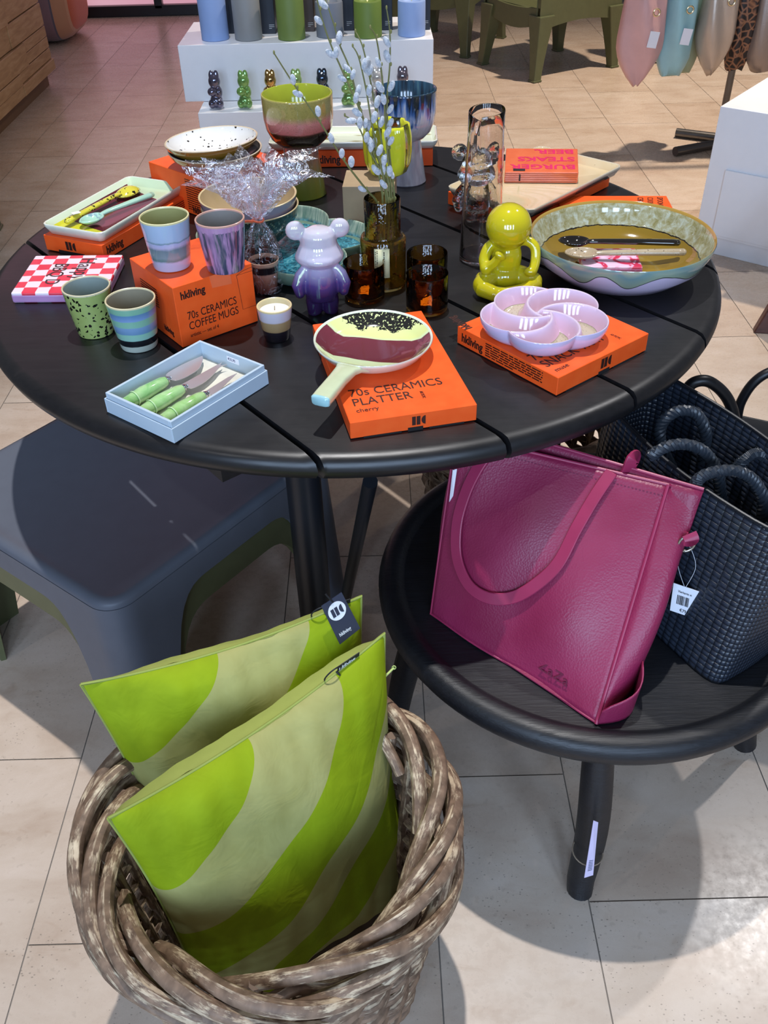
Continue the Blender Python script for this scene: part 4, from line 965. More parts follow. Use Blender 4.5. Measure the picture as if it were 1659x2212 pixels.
# small candle cup
cg = glaze('latte_bands', [(0, '141013'), (0.33, '17121a'), (0.36, '8e7450'), (0.62, '9c825c'), (0.66, 'bdb5bd'), (1, 'c8c2cc')], 0.056, dist=0.03, dscale=40)
o = mug('small candle cup banded white tan and black, in front of the wrapped gift', -0.117, -0.315, T, cg, 'c8b88c', 'd6c393', 0.0275, 0.0205, 0.056, None, 'candle_cup'); o['category'] = 'candle'
b = MB(); b.lathe([(0.0245, 0.047), (0.012, 0.0465), (0.001, 0.0472)], 40, cap0=True); b.build('wax', plain('white_wax', 'e9e4dc', 0.5), o)
b = MB(); b.tube([(0, 0, 0.046), (0.0006, 0, 0.054)], 0.0007, 6); b.build('wick', plain('wick', 'b9a98c', 0.8), o)

# chequered napkins
t = Nt('red_white_check'); v = t.coord(loc=(0.003, 0.002, 0)); ck = t.new('ShaderNodeTexChecker'); w_ = t.new('ShaderNodeVectorMath', operation='MULTIPLY'); t.put(w_.inputs[0], v); w_.inputs[1].default_value = (1, 1, 0)
wv = t.new('ShaderNodeTexNoise'); t.put(wv.inputs['Vector'], v); wv.inputs['Scale'].default_value = 30; sc_ = t.new('ShaderNodeVectorMath', operation='SCALE'); t.put(sc_.inputs[0], wv.outputs['Color']); sc_.inputs['Scale'].default_value = 0.004
ad = t.new('ShaderNodeVectorMath', operation='ADD'); t.put(ad.inputs[0], w_.outputs[0]); t.put(ad.inputs[1], sc_.outputs[0]); t.put(ck.inputs['Vector'], ad.outputs[0]); ck.inputs['Scale'].default_value = 43
ck.inputs['Color1'].default_value = lin('e0354a'); ck.inputs['Color2'].default_value = lin('ead8e2'); t.p(ck.outputs['Color'], 0.3, coat=0.3); t.bump(t.noise(v, 60, 3, 0.6, 1.0), 0.12, 0.003); chk = t.m
P0 = at(22, 632, T + .02); P1 = at(76, 551, T + .02); P2 = at(266, 549, T + .02)
o = thing('napkin_pack', 'red and white chequered paper napkin pack at the left edge of the table', 'napkins', (P0.x, P0.y, T), 0)
ux = (P2 - P1).normalized(); uy = (P1 - P0).normalized(); L1 = (P2 - P1).length; L0 = (P1 - P0).length
pl = [(0, 0), (ux.x * L1, ux.y * L1), ((P2 - P0).x, (P2 - P0).y), ((P1 - P0).x, (P1 - P0).y)]
b = MB(); b.prism([(x, y) for x, y in pl], 0.0005, 0.0195); b.build('paper_stack', chk, o, smooth=False, bevel=0.003, bseg=3)
b = MB(); b.prism([(x * 1.004 - 0.0004, y * 1.004 - 0.0006) for x, y in pl], 0.001, 0.016); b.build('film_edge', plain('violet_tint_film', 'b98ab8', 0.2, coat=0.6), o, smooth=False, bevel=0.003)
def pen(lines, r_, mat, parent, name='lettering'):
    b = MB()
    for L_ in lines: b.tube(smooth_path(L_, 4), r_, 5)
    return b.build(name, mat, parent)
hk = plain('brown_ink', '3c2a2a', 0.4)
org = uy * (L0 * 0.90) + ux * (L1 * 0.56) + ZUP * 0.0198
text('Happy', 0.040, hk, o, org, -uy, ux, sx=0.85, name='lettering'); text('BBQ D', 0.036, hk, o, org - ux * 0.042 - uy * 0.022, -uy, ux, sx=0.80)

# cherry tray on its orange box (left)
bA = carton('flat orange box under the striped serving tray at the left', -0.456, -0.006, 64.5, 0.282, 0.135, 0.030, False)
emblem(0.022, onk, bA, (-0.0003, 0.085, 0.009), (0, -1, 0), ZUP); text('hkliving', 0.020, onk, bA, (0.010, -0.0003, 0.010), (1, 0, 0), ZUP, bold=0.03, sx=0.8)
rows(5, 0.05, 0.004, 0.0014, onk, bA, (0.215, -0.0003, 0.023), (1, 0, 0), ZUP, 9)
b = MB(); b.box((-0.0001, 0.075, 0.003), (0.0012, 0.06, 0.006)); b.build('flap_gap', plain('slot_shadow_black', '140d0c', 0.8), bA, smooth=False)
def rrect(a, c_, r, n=6):
    P = []
    for cx, cy, a0 in ((a / 2 - r, c_ / 2 - r, 0), (-a / 2 + r, c_ / 2 - r, 90), (-a / 2 + r, -c_ / 2 + r, 180), (a / 2 - r, -c_ / 2 + r, 270)):
        for k in range(n + 1): t_ = R_(a0 + 90 * k / n); P.append((cx + r * math.cos(t_), cy + r * math.sin(t_)))
    return P
def tray(name, lab, x, y, z, ang, a, c_, h, m_top, m_out, cat='tray', r=0.014):
    o = thing(name, lab, cat, (x, y, z), R_(ang)); b = MB(); rr = []; mi = []
    for off, zz in ((0.012, 0.0), (0.008, 0.001), (0.0005, h * 0.75), (0.0, h), (0.0015, h + 0.0012), (0.0035, h + 0.0002), (0.010, 0.006), (0.014, 0.0048)):
        rr.append([(px, py, zz) for px, py in rrect(a - 2 * off, c_ - 2 * off, max(0.006, r - off * 0.6))])
    b.rings(rr, mi=[1, 1, 1, 1, 1, 0, 0, 0, 0]); b.build('dish', [m_top, m_out], o, angle=60); return o
t = Nt('cherry_tray_glaze'); v = t.coord(); s3 = t.sep(v); n_ = t.noise(v, 14, 3)
f = t.math('ADD', t.math('MULTIPLY_ADD', s3[0], 3.3, 0.5), t.math('MULTIPLY', t.math('SUBTRACT', n_, 0.5), 0.07)); f = t.math('ADD', f, t.math('MULTIPLY', s3[1], -1.2))
c = t.ramp(f, [(0.0, '2a2a26'), (0.035, 'd4d13a'), (0.20, 'd9d43e'), (0.21, '5e1c2c'), (0.80, '6b2432'), (0.81, 'c3d8b6'), (1.0, 'c6dbba')], 'CONSTANT')
edge = t.math('GREATER_THAN', t.math('ABSOLUTE', s3[1]), 0.0605); c = t.mix(edge, c, 'cfdcc0'); t.p(c, 0.12, coat=0.6)
whg = plain('cream_rim_glaze', 'd9dccb', 0.15, coat=0.5)
pA = at(223, 504, T + 0.05); 
tr = tray('serving_tray', 'pale green serving tray with maroon and yellow stripes on the left orange box', -0.459, 0.150, T + 0.0305, 66.0, 0.276, 0.137, 0.020, t.m, whg)
def spoon(lab, p0, p1, z, m, bowl_up=True, wb=0.021, wh=0.006, parent_tag=None, hr=0.0050, zt=None):
    """p0 bowl centre, p1 handle end (x, y); z = resting height"""
    d = Vector((p1[0] - p0[0], p1[1] - p0[1], 0)); L = d.length; o = thing('ceramic_spoon', lab, 'spoon', (p0[0], p0[1], z), math.atan2(d.y, d.x), 'ceramic serving spoons')
    tilt = 0 if zt is None else zt - z
    s_ = -1 if bowl_up else 1; b = MB(); ou = []; 
    def bowl(u, v):
        a = 2 * math.pi * u; r = v; x = -math.cos(a) * r * wb * 1.45; y = math.sin(a) * r * wb * (1 - 0.12 * math.cos(a)); zz = 0.011 - 0.0095 * (1 - r ** 2.2) if bowl_up else 0.004 + 0.0105 * (1 - r ** 2.2)
        return (x, y, zz)
    b.grid(bowl, 36, 10); b.build('bowl', m, o, solid=0.0035, angle=180)
    b = MB(); pts = smooth_path([(wb * 1.2, 0, 0.009), (wb * 1.2 + 0.02, 0, 0.0105), (L * 0.6, 0, 0.0095 + tilt * 0.5), (L, 0, 0.008 + tilt)], 6)
    b.tube(pts, [wh * (0.75 + 0.4 * i / (len(pts) - 1)) for i in range(len(pts))], 12, up=(0, 1, 0), sq=0.72); b.ell(pts[-1], (0.006, wh * 1.12, wh * 0.82), 12, 8); b.build('handle', m, o, angle=180)
    return o
ym = speckle('yellow_black_speckle', 'cfc43a', '15140f', 150, 0.46, 'd6cd4a')
mg = glaze('mint_brush_glaze', [(0, 'a5cdb8'), (0.45, 'a8d0ba'), (0.5, '7f9aa8'), (0.58, 'a9cfc0'), (1, 'a5cdb8')], 0.06, dist=0.9, dscale=26, axis=0, z0=-0.02)
zt_ = T + 0.0305 + 0.0072
pb = at(276, 412, zt_ + 0.008); ph = at(146, 478, zt_ + 0.008); spoon('yellow spoon with black speckles, bowl turned down, on the striped tray', (pb.x, pb.y), (ph.x, ph.y), zt_, ym, False, 0.020, 0.0065)
pb = at(197, 470, zt_ + 0.011); ph = at(326, 414, zt_ + 0.014); spoon('mint green spoon lying bowl up on the striped tray', (pb.x, pb.y), (ph.x, ph.y), zt_, mg, True, 0.0175, 0.0062)
pt_ = at(164, 459, zt_ + 0.018); tag(MB().box((0, 0, 0), (0.015, 0.011, 0.0006), rz=0.6).build('price_sticker', paper, smooth=False, loc=(pt_.x, pt_.y, zt_ + 0.0175)), 'small white price sticker on the yellow speckled spoon handle', 'sticker')

# cheese knives in their pale blue box
pbx = plain('pale_blue_card', 'b3c3d0', 0.5, var=0.02)
kb = thing('knife_box', 'pale blue open box with cheese knives, front left of the table', 'box', (-0.232, -0.603, T), R_(52.5))
A_, C2 = 0.186, 0.135
def frame_box(o, x0, y0, x1, y1, z0, z1, th, m, name):
    b = MB(); b.box(((x0 + x1) / 2, y0 + th / 2, (z0 + z1) / 2), (x1 - x0, th, z1 - z0)); b.box(((x0 + x1) / 2, y1 - th / 2, (z0 + z1) / 2), (x1 - x0, th, z1 - z0))
    b.box((x0 + th / 2, (y0 + y1) / 2, (z0 + z1) / 2), (th, y1 - y0 - 2 * th, z1 - z0)); b.box((x1 - th / 2, (y0 + y1) / 2, (z0 + z1) / 2), (th, y1 - y0 - 2 * th, z1 - z0)); return b.build(name, m, o, smooth=False, bevel=0.0005, bseg=1)
frame_box(kb, 0, 0, A_, C2, 0.0005, 0.023, 0.002, pbx, 'outer_wall'); frame_box(kb, 0.0025, 0.0025, A_ - 0.0025, C2 - 0.0025, 0.0005, 0.032, 0.004, pbx, 'inner_wall')
b = MB(); b.box((A_ / 2, C2 / 2, 0.004), (A_ - 0.008, C2 - 0.008, 0.005)); b.build('cream_insert', plain('cream_insert', 'd8d4c4', 0.6), kb, smooth=False)
b = MB(); b.box((0, 0, 0), (0.0004, 0.024, 0.009)); b.build('price_sticker', paper, kb, smooth=False, loc=(A_ - 0.0068, 0.062, 0.022)); text('€32,95', 0.0058, plain('violet_ink', '4a3f6a', 0.5), kb, (A_ - 0.0072, 0.072, 0.0200), (0, -1, 0), ZUP, sx=0.9)
kst = plain('knife_steel', 'c9c0c0', 0.32, metal=0.65, var=0.03)
def knife(lab, y, blade, col, x0=0.010):
    o = thing('cheese_knife', lab, 'knife', (kb.location.x, kb.location.y, T + 0.008), R_(52.5), 'green handled cheese knives')
    b = MB(); b.tube([(x0 + 0.002, y, 0.0085), (x0 + 0.035, y, 0.009), (x0 + 0.070, y, 0.0085), (x0 + 0.078, y, 0.0082)], [0.0085, 0.0105, 0.0088, 0.0068], 20)
    t = Nt('jade_resin'); t.p(t.ramp(t.noise(t.coord(), 40, 3, 0.6, 1.0), [(0.3, col), (0.75, 'b5d59c')]), 0.12, coat=0.6, sss=0.0); b.build('handle', t.m, o)
    b = MB(); b.lathe([(0.0108, -0.0005), (0.0112, 0.0005), (0.0108, 0.0015)], 20, cap0=False, cap1=False); q = b.build('clear_band', plain('clear_band', 'bfe0a8', 0.15, coat=0.6), o, loc=(x0 + 0.020, y, 0.0088)); q.rotation_euler = (0, R_(90), 0)
    b = MB(); r = random.Random(int(y * 999))
    for k in range(6): a0 = k; b.tube([(x0 + 0.077 + 0.011 * i / 10, y + (0.0062 - 0.0035 * i / 10) * math.cos(a0 + i * 0.9), 0.0085 + (0.0062 - 0.0035 * i / 10) * math.sin(a0 + i * 0.9)) for i in range(11)], 0.0007, 5)
    b.build('wire_ferrule', plain('silver_wire', 'c9c9c9', 0.2, metal=1.0), o)
    bx0 = x0 + 0.084
    pr = [(bx0 + x, y + w) for x, w in blade]; b = MB(); b.prism(pr, 0.0080, 0.0092); b.build('blade', kst, o, smooth=False, bevel=0.0004, bseg=1)
def arc(pts, n=6): return [(p.x, p.y) for p in smooth_path([(x, y, 0) for x, y in pts], n)]
knife('cheese knife with broad leaf blade, leftmost in the pale blue box', 0.108, arc([(0, -0.004), (0.004, -0.013), (0.02, -0.017), (0.045, -0.015), (0.066, -0.002), (0.076, 0.008)]) + arc([(0.074, 0.009), (0.04, 0.014), (0.012, 0.014), (0.002, 0.008), (0, 0.003)]), '6fb25f')
knife('forked tip cheese knife, middle one in the pale blue box', 0.072, arc([(0, -0.003), (0.004, -0.011), (0.024, -0.013), (0.048, -0.008), (0.068, -0.001), (0.080, -0.004)]) + [(0.072, 0.002), (0.080, 0.006)] + arc([(0.066, 0.007), (0.040, 0.008), (0.010, 0.009), (0, 0.009), (0, 0.003)]), '8cc070', 0.008)
knife('narrow pointed cheese knife, rightmost in the pale blue box', 0.034, [(0, -0.003), (0.004, -0.010), (0.012, -0.010), (0.066, 0.004), (0.05, 0.007), (0, 0.006)], '88bb62', 0.012)

# ---- bear shaped ornaments
def bear_mesh():
    b = MB(); prof = []
    b.lathe([(0.001, 0.0835), (0.020, 0.0835), (0.0325, 0.087), (0.0385, 0.094), (0.0385, 0.101), (0.034, 0.110), (0.0295, 0.118), (0.0285, 0.126), (0.0275, 0.133), (0.023, 0.140), (0.014, 0.144), (0.001, 0.1455)], 40, fn=lambda a, z: 1 - 0.14 * abs(math.sin(a)))
    b.ell((0, -0.006, 0.0985), (0.031, 0.031, 0.013))
    for s_ in (-1, 1):
        b.ell((s_ * 0.0345, 0.002, 0.1400), (0.0155, 0.0095, 0.0155)); b.tube([(s_ * 0.018, 0.001, 0.128), (s_ * 0.030, 0.002, 0.137)], 0.008, 12)
        b.tube([(s_ * 0.0125, 0, 0.0), (s_ * 0.0130, 0, 0.003), (s_ * 0.0135, 0, 0.022), (s_ * 0.0125, 0, 0.040)], [0.0105, 0.0125, 0.0135, 0.013], 20)
        b.tube([(s_ * 0.022, 0.0, 0.081), (s_ * 0.032, -0.002, 0.068), (s_ * 0.0375, -0.005, 0.052), (s_ * 0.0355, -0.008, 0.040)], [0.007, 0.0095, 0.0105, 0.008], 16); b.ell((s_ * 0.0355, -0.008, 0.040), (0.008, 0.0085, 0.008))
    b.lathe([(0.001, 0.026), (0.025, 0.026), (0.0275, 0.035), (0.0275, 0.052), (0.0255, 0.070), (0.022, 0.082), (0.020, 0.088), (0.001, 0.09)], 32, fn=lambda a, z: 1 - 0.18 * abs(math.sin(a)))
    return b
t = Nt('pearl_ombre'); v = t.coord(); z = t.sep(v)[2]
t.p(t.ramp(t.math('MULTIPLY_ADD', z, 1 / 0.155, t.math('MULTIPLY', t.math('SUBTRACT', t.noise(v, 30, 2), 0.5), 0.04)), [(0.0, '2c1a40'), (0.24, '33204a'), (0.36, '55407c'), (0.50, 'a49cc0'), (0.62, 'c2bcd0'), (1.0, 'cbc3cb')]), 0.08, coat=1.0, film=420, spec=0.8)
bear = bear_mesh().build('bear_ornament', t.m); fuse(bear, 0.0019, 3); bp = at(698, 677, T); bear.location = (bp.x, bp.y + 0.002, T + 0.0003); bear.rotation_euler = (0, 0, R_(6))
tag(bear, 'glossy bear ornament fading from pearl white to deep purple', 'figurine')
cl = glass('clear_glass', 'e6e9ea', 0.03, 1.45, 0.6, 90)
bear2 = bear.copy(); bear2.data = bear.data.copy(); bear2.data.materials.clear(); bear2.data.materials.append(cl); C.objects.link(bear2)
bp = at(1040, 478, T); bear2.location = (0.234, 0.118, T + 0.0003); bear2.scale = (1.0, 1.0, 1.0); tag(bear2, 'clear glass bear ornament standing behind the tall smoky carafe', 'figurine')

# ---- yellow seated figure
t = Nt('yellow_gloss'); t.p(t.ramp(t.noise(t.coord(), 18, 2), [(0.3, 'b9ac12'), (0.7, 'c6ba1c')]), 0.10, coat=0.8)
b = MB(); b.ell((0, 0.004, 0.104), (0.0345, 0.0345, 0.0345), 40, 24); b.ell((0, 0.006, 0.052), (0.024, 0.019, 0.036), 24, 16); b.ell((0, 0.006, 0.022), (0.031, 0.024, 0.022), 24, 14)
b.tube([(-0.018, 0.006, 0.022), (-0.034, -0.008, 0.020), (-0.040, -0.020, 0.018)], [0.017, 0.018, 0.014], 18); b.tube([(-0.042, -0.018, 0.016), (-0.024, -0.036, 0.013), (0.002, -0.042, 0.012)], [0.014, 0.012, 0.010], 16)
b.tube([(0.018, 0.006, 0.022), (0.034, -0.006, 0.020), (0.042, -0.018, 0.018)], [0.017, 0.018, 0.014], 18); b.tube([(0.044, -0.016, 0.016), (0.022, -0.034, 0.013), (-0.006, -0.040, 0.014)], [0.014, 0.012, 0.010], 16)
b.ell((-0.040, -0.014, 0.018), (0.014, 0.016, 0.016)); b.ell((0.041, -0.013, 0.018), (0.014, 0.016, 0.016))
b.ell((-0.011, -0.050, 0.0125), (0.0125, 0.015, 0.0115)); b.ell((0.012, -0.047, 0.011), (0.011, 0.013, 0.010))
b.tube(smooth_path([(-0.014, 0.006, 0.078), (-0.028, 0.004, 0.072), (-0.036, -0.004, 0.056), (-0.034, -0.014, 0.045)], 4), 0.0088, 16); b.ell((-0.034, -0.014, 0.046), (0.0105, 0.011, 0.0105)); b.tube([(-0.034, -0.014, 0.045), (-0.024, -0.021, 0.056), (-0.017, -0.024, 0.068)], [0.009, 0.0075, 0.0065], 14); b.ell((-0.016, -0.026, 0.070), (0.010, 0.007, 0.0065), M=Matrix.Rotation(R_(35), 3, 'Y'))
b.tube(smooth_path([(0.014, 0.006, 0.078), (0.030, 0.006, 0.078), (0.0415, 0.0, 0.070), (0.0425, -0.008, 0.052), (0.038, -0.016, 0.040)], 4), 0.0078, 16); b.ell((0.034, -0.018, 0.038), (0.0105, 0.008, 0.0075))
yf = b.build('seated_figure', t.m); fuse(yf, 0.0017, 2); bp = at(1094, 640, T); yf.location = (bp.x, bp.y + 0.022, T + 0.0003); yf.rotation_euler = (0, 0, R_(4)); tag(yf, 'glossy yellow cross legged figure with a ball head and hand on chin', 'figurine')
yf.scale = (1.08, 1.08, 1.06)

# ---- glassware
amber = glass('amber_glass', 'd09a48', 0.02, 1.45, 0.25, 70)
def tumbler(lab, px, py):
    p = at(px, py, T); o = thing('glass_tumbler', lab, 'glass', (p.x, p.y, T), 0, 'amber glass tumblers')
    b = MB(); b.lathe([(0.001, 0.001), (0.030, 0.0008), (0.0335, 0.003), (0.0342, 0.010), (0.0342, 0.062), (0.0338, 0.0640), (0.0326, 0.0625), (0.0322, 0.012), (0.029, 0.0075), (0.001, 0.007)], 48); b.build('glass_body', amber, o)
    b = MB(); r = random.Random(px); 
    for k in range(3): b.box((0.002 * k - 0.002, 0.003 * k - 0.01, 0.0082 + 0.0006 * k), (0.020 - 0.003 * k, 0.008, 0.0005), rz=0.15 * k - 0.1)
    b.build('paper_sticker', plain('orange_sticker', 'd98a1e', 0.5), o, smooth=False)
tumbler('amber glass tumbler beside the purple bear, left of the amber vase', 788, 643); tumbler('amber glass tumbler behind another, right of the amber vase', 922, 622); tumbler('amber glass tumbler closest to the round platter', 922, 668)
vs_ = thing('glass_vase', 'stepped amber glass vase holding the willow twigs', 'vase', (0.053, -0.135, T)); VX, VY = 0.053, -0.135
amb2 = glass('amber_vase_glass', 'e6c97c', 0.02, 1.45, 0.3, 60)
b = MB(); b.lathe([(0.001, 0.001), (0.034, 0.001), (0.0385, 0.004), (0.0385, 0.084), (0.036, 0.0885), (0.031, 0.090), (0.0298, 0.094), (0.0300, 0.150), (0.0292, 0.1515), (0.0282, 0.150), (0.0280, 0.094), (0.030, 0.0875), (0.0345, 0.085), (0.0366, 0.082), (0.0366, 0.008), (0.033, 0.006), (0.001, 0.006)], 56); b.build('glass_body', amb2, vs_)
b = MB(); W2 = 0.026; lab_ = [(0.0389 * math.sin(a), -0.0389 * math.cos(a)) for a in [-0.10 + 0.66 * (i / 8) - 0.30 for i in range(9)]]
b.add([(x, y, z) for z in (0.030, 0.080) for x, y in lab_], [(i, i + 1, i + 10, i + 9) for i in range(8)]); b.build('paper_label', plain('olive_paper_label', 'c9c49a', 0.6), vs_, solid=0.0004)
b = MB(); r = random.Random(2)
for col_ in range(3):
    z = 0.034
    while z < 0.076: hgt_ = r.uniform(0.0006, 0.0022); a = -0.36 + 0.07 * col_ + (0.22 if col_ == 2 else 0); b.add([(0.0394 * math.sin(a + q), -0.0394 * math.cos(a + q), z + e) for q, e in ((0, 0), (0.05, 0), (0.05, hgt_), (0, hgt_))], [(0, 1, 2, 3)]); z += hgt_ + r.uniform(0.0006, 0.002)
b.build('barcode', ink, vs_, smooth=False)
smoky = glass('smoky_glass', 'f5eeeb', 0.01, 1.40, 0.10, 45)
cp = at(1037, 560, T); cf = thing('glass_carafe', 'tall smoky hammered glass carafe with a pinched spout', 'carafe', (cp.x, cp.y + 0.002, T))
def cfn(a, z):
    k = max(0, (z - 0.22) / 0.035); d = abs((a - R_(232) + math.pi) % (2 * math.pi) - math.pi); return 1 - (0.34 * math.exp(-(d / 0.17) ** 2) - 0.08 * math.exp(-((d - 0.42) / 0.22) ** 2)) * min(1, k) ** 1.5
b = MB(); b.lathe([(0.001, 0.0012), (0.034, 0.001), (0.0375, 0.004), (0.0375, 0.012), (0.0345, 0.09), (0.0315, 0.18), (0.0300, 0.222), (0.0299, 0.240), (0.0299, 0.2545), (0.0292, 0.2558), (0.0285, 0.2545), (0.0286, 0.222), (0.0301, 0.18), (0.0331, 0.09), (0.0360, 0.012), (0.034, 0.0075), (0.001, 0.007)], 72, fn=cfn); 
for i_, (x_, y_, z_) in enumerate(b.v):
    if z_ > 0.235:
        d_ = abs((math.atan2(y_, x_) - R_(232) + math.pi) % (2 * math.pi) - math.pi); b.v[i_] = (x_, y_, z_ - 0.010 * math.exp(-(d_ / 0.22) ** 2) + 0.003 * math.cos(math.atan2(y_, x_) - R_(52)))
b.build('glass_body', smoky, cf)

# ---- willow twigs
twigm = plain('willow_bark', '6f7040', 0.6); catk = Nt('catkin_fur'); catk.p(catk.ramp(catk.noise(catk.coord(), 300, 2), [(0.35, 'a9b2bd'), (0.65, 'd0d2d6')]), 0.95, sheen=0.8); catk.bump(catk.noise(catk.coord(), 900, 2), 0.8, 0.002); catk = catk.m; bud = plain('green_bud', '7c7b45', 0.6)
base_c = MB().ell((0, 0, 0.0068), (0.0044, 0.0044, 0.0082), 12, 9).build('catkin', catk); cme = base_c.data; bpy.data.objects.remove(base_c)
bo_b = MB().ell((0, 0, 0), (0.0015, 0.0015, 0.003), 8, 6).build('bud', bud); bme = bo_b.data; bpy.data.objects.remove(bo_b)
stems = [
 ('long willow twig leaning far left over the pink goblet', [(592, 115), (640, 190), (690, 262), (742, 345), (790, 408), (815, 440)], -0.10, [(635, 172), (644, 205), (692, 238), (716, 298), (742, 335), (766, 350), (780, 410)], -0.055),
 ('willow twig rising out of the top of the photo at the left of the bunch', [(672, -60), (690, 20), (712, 90), (745, 165), (778, 240), (806, 330), (826, 420)], -0.02, [(684, 48), (715, 122), (728, 118), (738, 175), (770, 215), (772, 250), (790, 268), (800, 310)], -0.02),
 ('willow twig beside the leftmost upright one', [(700, -10), (722, 55), (733, 95), (756, 150), (775, 225), (800, 300), (822, 360), (834, 430)], 0.03, [(697, 15), (734, 85), (748, 150), (764, 165), (776, 200), (796, 275), (812, 310), (806, 370)], 0.01),
 ('short willow twig with small buds in the middle', [(762, 100), (775, 125), (790, 190), (802, 260), (818, 340), (838, 430)], 0.0, [(792, 140), (800, 195), (812, 255), (822, 330), (828, 400)], 0.0),
 ('willow twig forking in the centre of the bunch', [(768, 68), (783, 100), (798, 165), (812, 240), (828, 330), (842, 432)], 0.03, [(786, 150), (795, 138), (801, 155), (818, 222), (828, 265), (833, 345)], 0.02),
 ('willow twig with catkins right of centre', [(800, 60), (812, 80), (822, 140), (830, 220), (836, 320), (846, 430)], -0.03, [(815, 135), (820, 192), (828, 215), (838, 290), (850, 310), (842, 370)], -0.02),
 ('tall straight willow twig at the right of the bunch', [(835, 18), (842, 70), (842, 140), (836, 220), (840, 320), (852, 430)], 0.0, [(834, 95), (835, 125), (848, 188), (846, 240), (845, 270), (838, 302), (846, 380)], 0.02),
 ('willow twig hidden low in the centre', [(745, 250), (772, 270), (800, 330), (830, 380), (846, 432)], -0.02, [(762, 262), (782, 268), (796, 300), (806, 320), (840, 345), (828, 370)], -0.01)]
for k, (lab, P, dyt, cat_, dym) in enumerate(stems):
    yb = VY + 0.006 * math.cos(k); n = len(P); pts = []
    for i, (x, y) in enumerate(P): u = i / (n - 1); pts.append(atY(x, y, yb + dyt * (1 - u) + (0.0 if u < 1 else 0)))
    bot = Vector((VX + 0.014 * math.cos(k * 2.2), VY + 0.014 * math.sin(k * 2.2), T + 0.010)); o = thing('willow_twig', lab, 'twig', bot, 0, 'willow twigs in the amber vase')
    path = smooth_path([bot] + [pts[-1].lerp(bot, 0.45)] + pts[::-1], 6); path = [p - bot for p in path]; m_ = len(path)
    # keep the stem inside the narrow neck
    for q in path:
        gz = (q + bot).z - T
        if gz < 0.152:
            dx, dy = (q + bot).x - VX, (q + bot).y - VY; d = math.hypot(dx, dy); lim = 0.021 if gz > 0.075 else 0.028
            if d > lim: q.x -= dx * (1 - lim / d); q.y -= dy * (1 - lim / d)
    b = MB(); b.tube(path, [0.0022 - 0.0013 * i / (m_ - 1) for i in range(m_)], 7); b.build('stem', twigm, o)
    for i in list(range(12, m_ - 1, 6)) + [m_ - 1]:
        c_ = bpy.data.objects.new('bud', bme); C.objects.link(c_); c_.parent = o; c_.location = path[i] + Vector((0.0018 * (-1) ** i if i < m_ - 1 else 0, 0, 0.001))
    for (x, y) in cat_:
        best = min(path, key=lambda q: (pix(q + bot)[0] - x) ** 2 + (pix(q + bot)[1] - y) ** 2); bi = path.index(best)
        tgt = atY(x, y, (best + bot).y) - bot; dirv = (tgt - best); ax = (path[min(bi + 1, m_ - 1)] - path[max(0, bi - 1)]).normalized()
        if dirv.length > 0.02: dirv = dirv.normalized() * 0.02
        dirv = (ax + dirv.normalized() * 0.55 if dirv.length > 1e-5 else ax).normalized()
        c_ = bpy.data.objects.new('catkin', cme); C.objects.link(c_); c_.parent = o; st_ = best.lerp(tgt, 0.55) if (tgt - best).length < 0.02 else best + (tgt - best).normalized() * 0.006
        c_.location = st_ - dirv * 0.005; c_.rotation_euler = dirv.to_track_quat('Z', 'Y').to_euler(); s_ = rnd.uniform(0.95, 1.2); c_.scale = (s_, s_, s_)

# ---- platter on its carton
bG = carton('flat orange platter carton at the front centre of the table', 0.0015, -0.604, 12.4, 0.174, 0.285, 0.0265)
text('70s CERAMICS', 0.0262, onk, bG, (0.0125, 0.062, 0.0268), (1, 0, 0), (0, 1, 0), sx=0.80); text('PLATTER', 0.0262, onk, bG, (0.0125, 0.038, 0.0268), (1, 0, 0), (0, 1, 0), sx=0.80); text('cherry', 0.0125, onk, bG, (0.0135, 0.0215, 0.0268), (1, 0, 0), (0, 1, 0), sx=0.95)
text('ARTISTIC', 0.0065, onk, bG, (0.108, 0.052, 0.0268), (0, -1, 0), (1, 0, 0), sx=0.7)
text('hkliving', 0.022, onk, bG, (0.010, 0.262, 0.0268), (1, 0, 0), (0, 1, 0), bold=0.03, sx=0.8); text('hkliving', 0.020, onk, bG, (-0.0003, 0.262, 0.007), (0, -1, 0), ZUP, bold=0.03, sx=0.8)
emblem(0.0185, onk, bG, (0.084, -0.0003, 0.0085), (1, 0, 0), ZUP)
t = Nt('cherry_platter_glaze'); v = t.coord(); s3 = t.sep(v); n_ = t.noise(v, 9, 2)
f = t.math('ADD', t.math('MULTIPLY_ADD', s3[1], 5.6, 0.5), t.math('MULTIPLY', t.math('SUBTRACT', n_, 0.5), 0.14)); f = t.math('ADD', f, t.math('MULTIPLY', s3[0], 0.9))
c = t.ramp(f, [(0.0, 'c9dbb0'), (0.33, 'c9d8ae'), (0.335, '662834'), (0.67, '6e2d3a'), (0.675, 'd0dfb0'), (0.71, 'd8de92'), (1, 'd6deA0')], 'LINEAR')
dk = t.math('GREATER_THAN', t.math('ADD', f, t.math('MULTIPLY', t.math('SUBTRACT', t.noise(v, 45, 4, 0.7), 0.5), 0.30)), 0.83); dk = t.math('MULTIPLY', dk, t.math('GREATER_THAN', t.noise(v, 260, 2, 0.6), 0.40))
edge = t.math('GREATER_THAN', t.math('ADD', t.math('POWER', t.math('DIVIDE', s3[0], 0.0825), 2.0), t.math('POWER', t.math('DIVIDE', s3[1], 0.0825), 2.0)), 1.0)
c = t.mix(dk, c, '23221f'); c = t.mix(edge, c, 'd2dcc4'); t.p(c, 0.1, coat=0.7); pgl = t.m
pc = at(804, 735, T + 0.057)
pf = thing('platter', 'round platter with a handle, striped maroon yellow and black, on the front orange carton', 'platter', (0.034, -0.426, T + 0.0268), R_(-4))
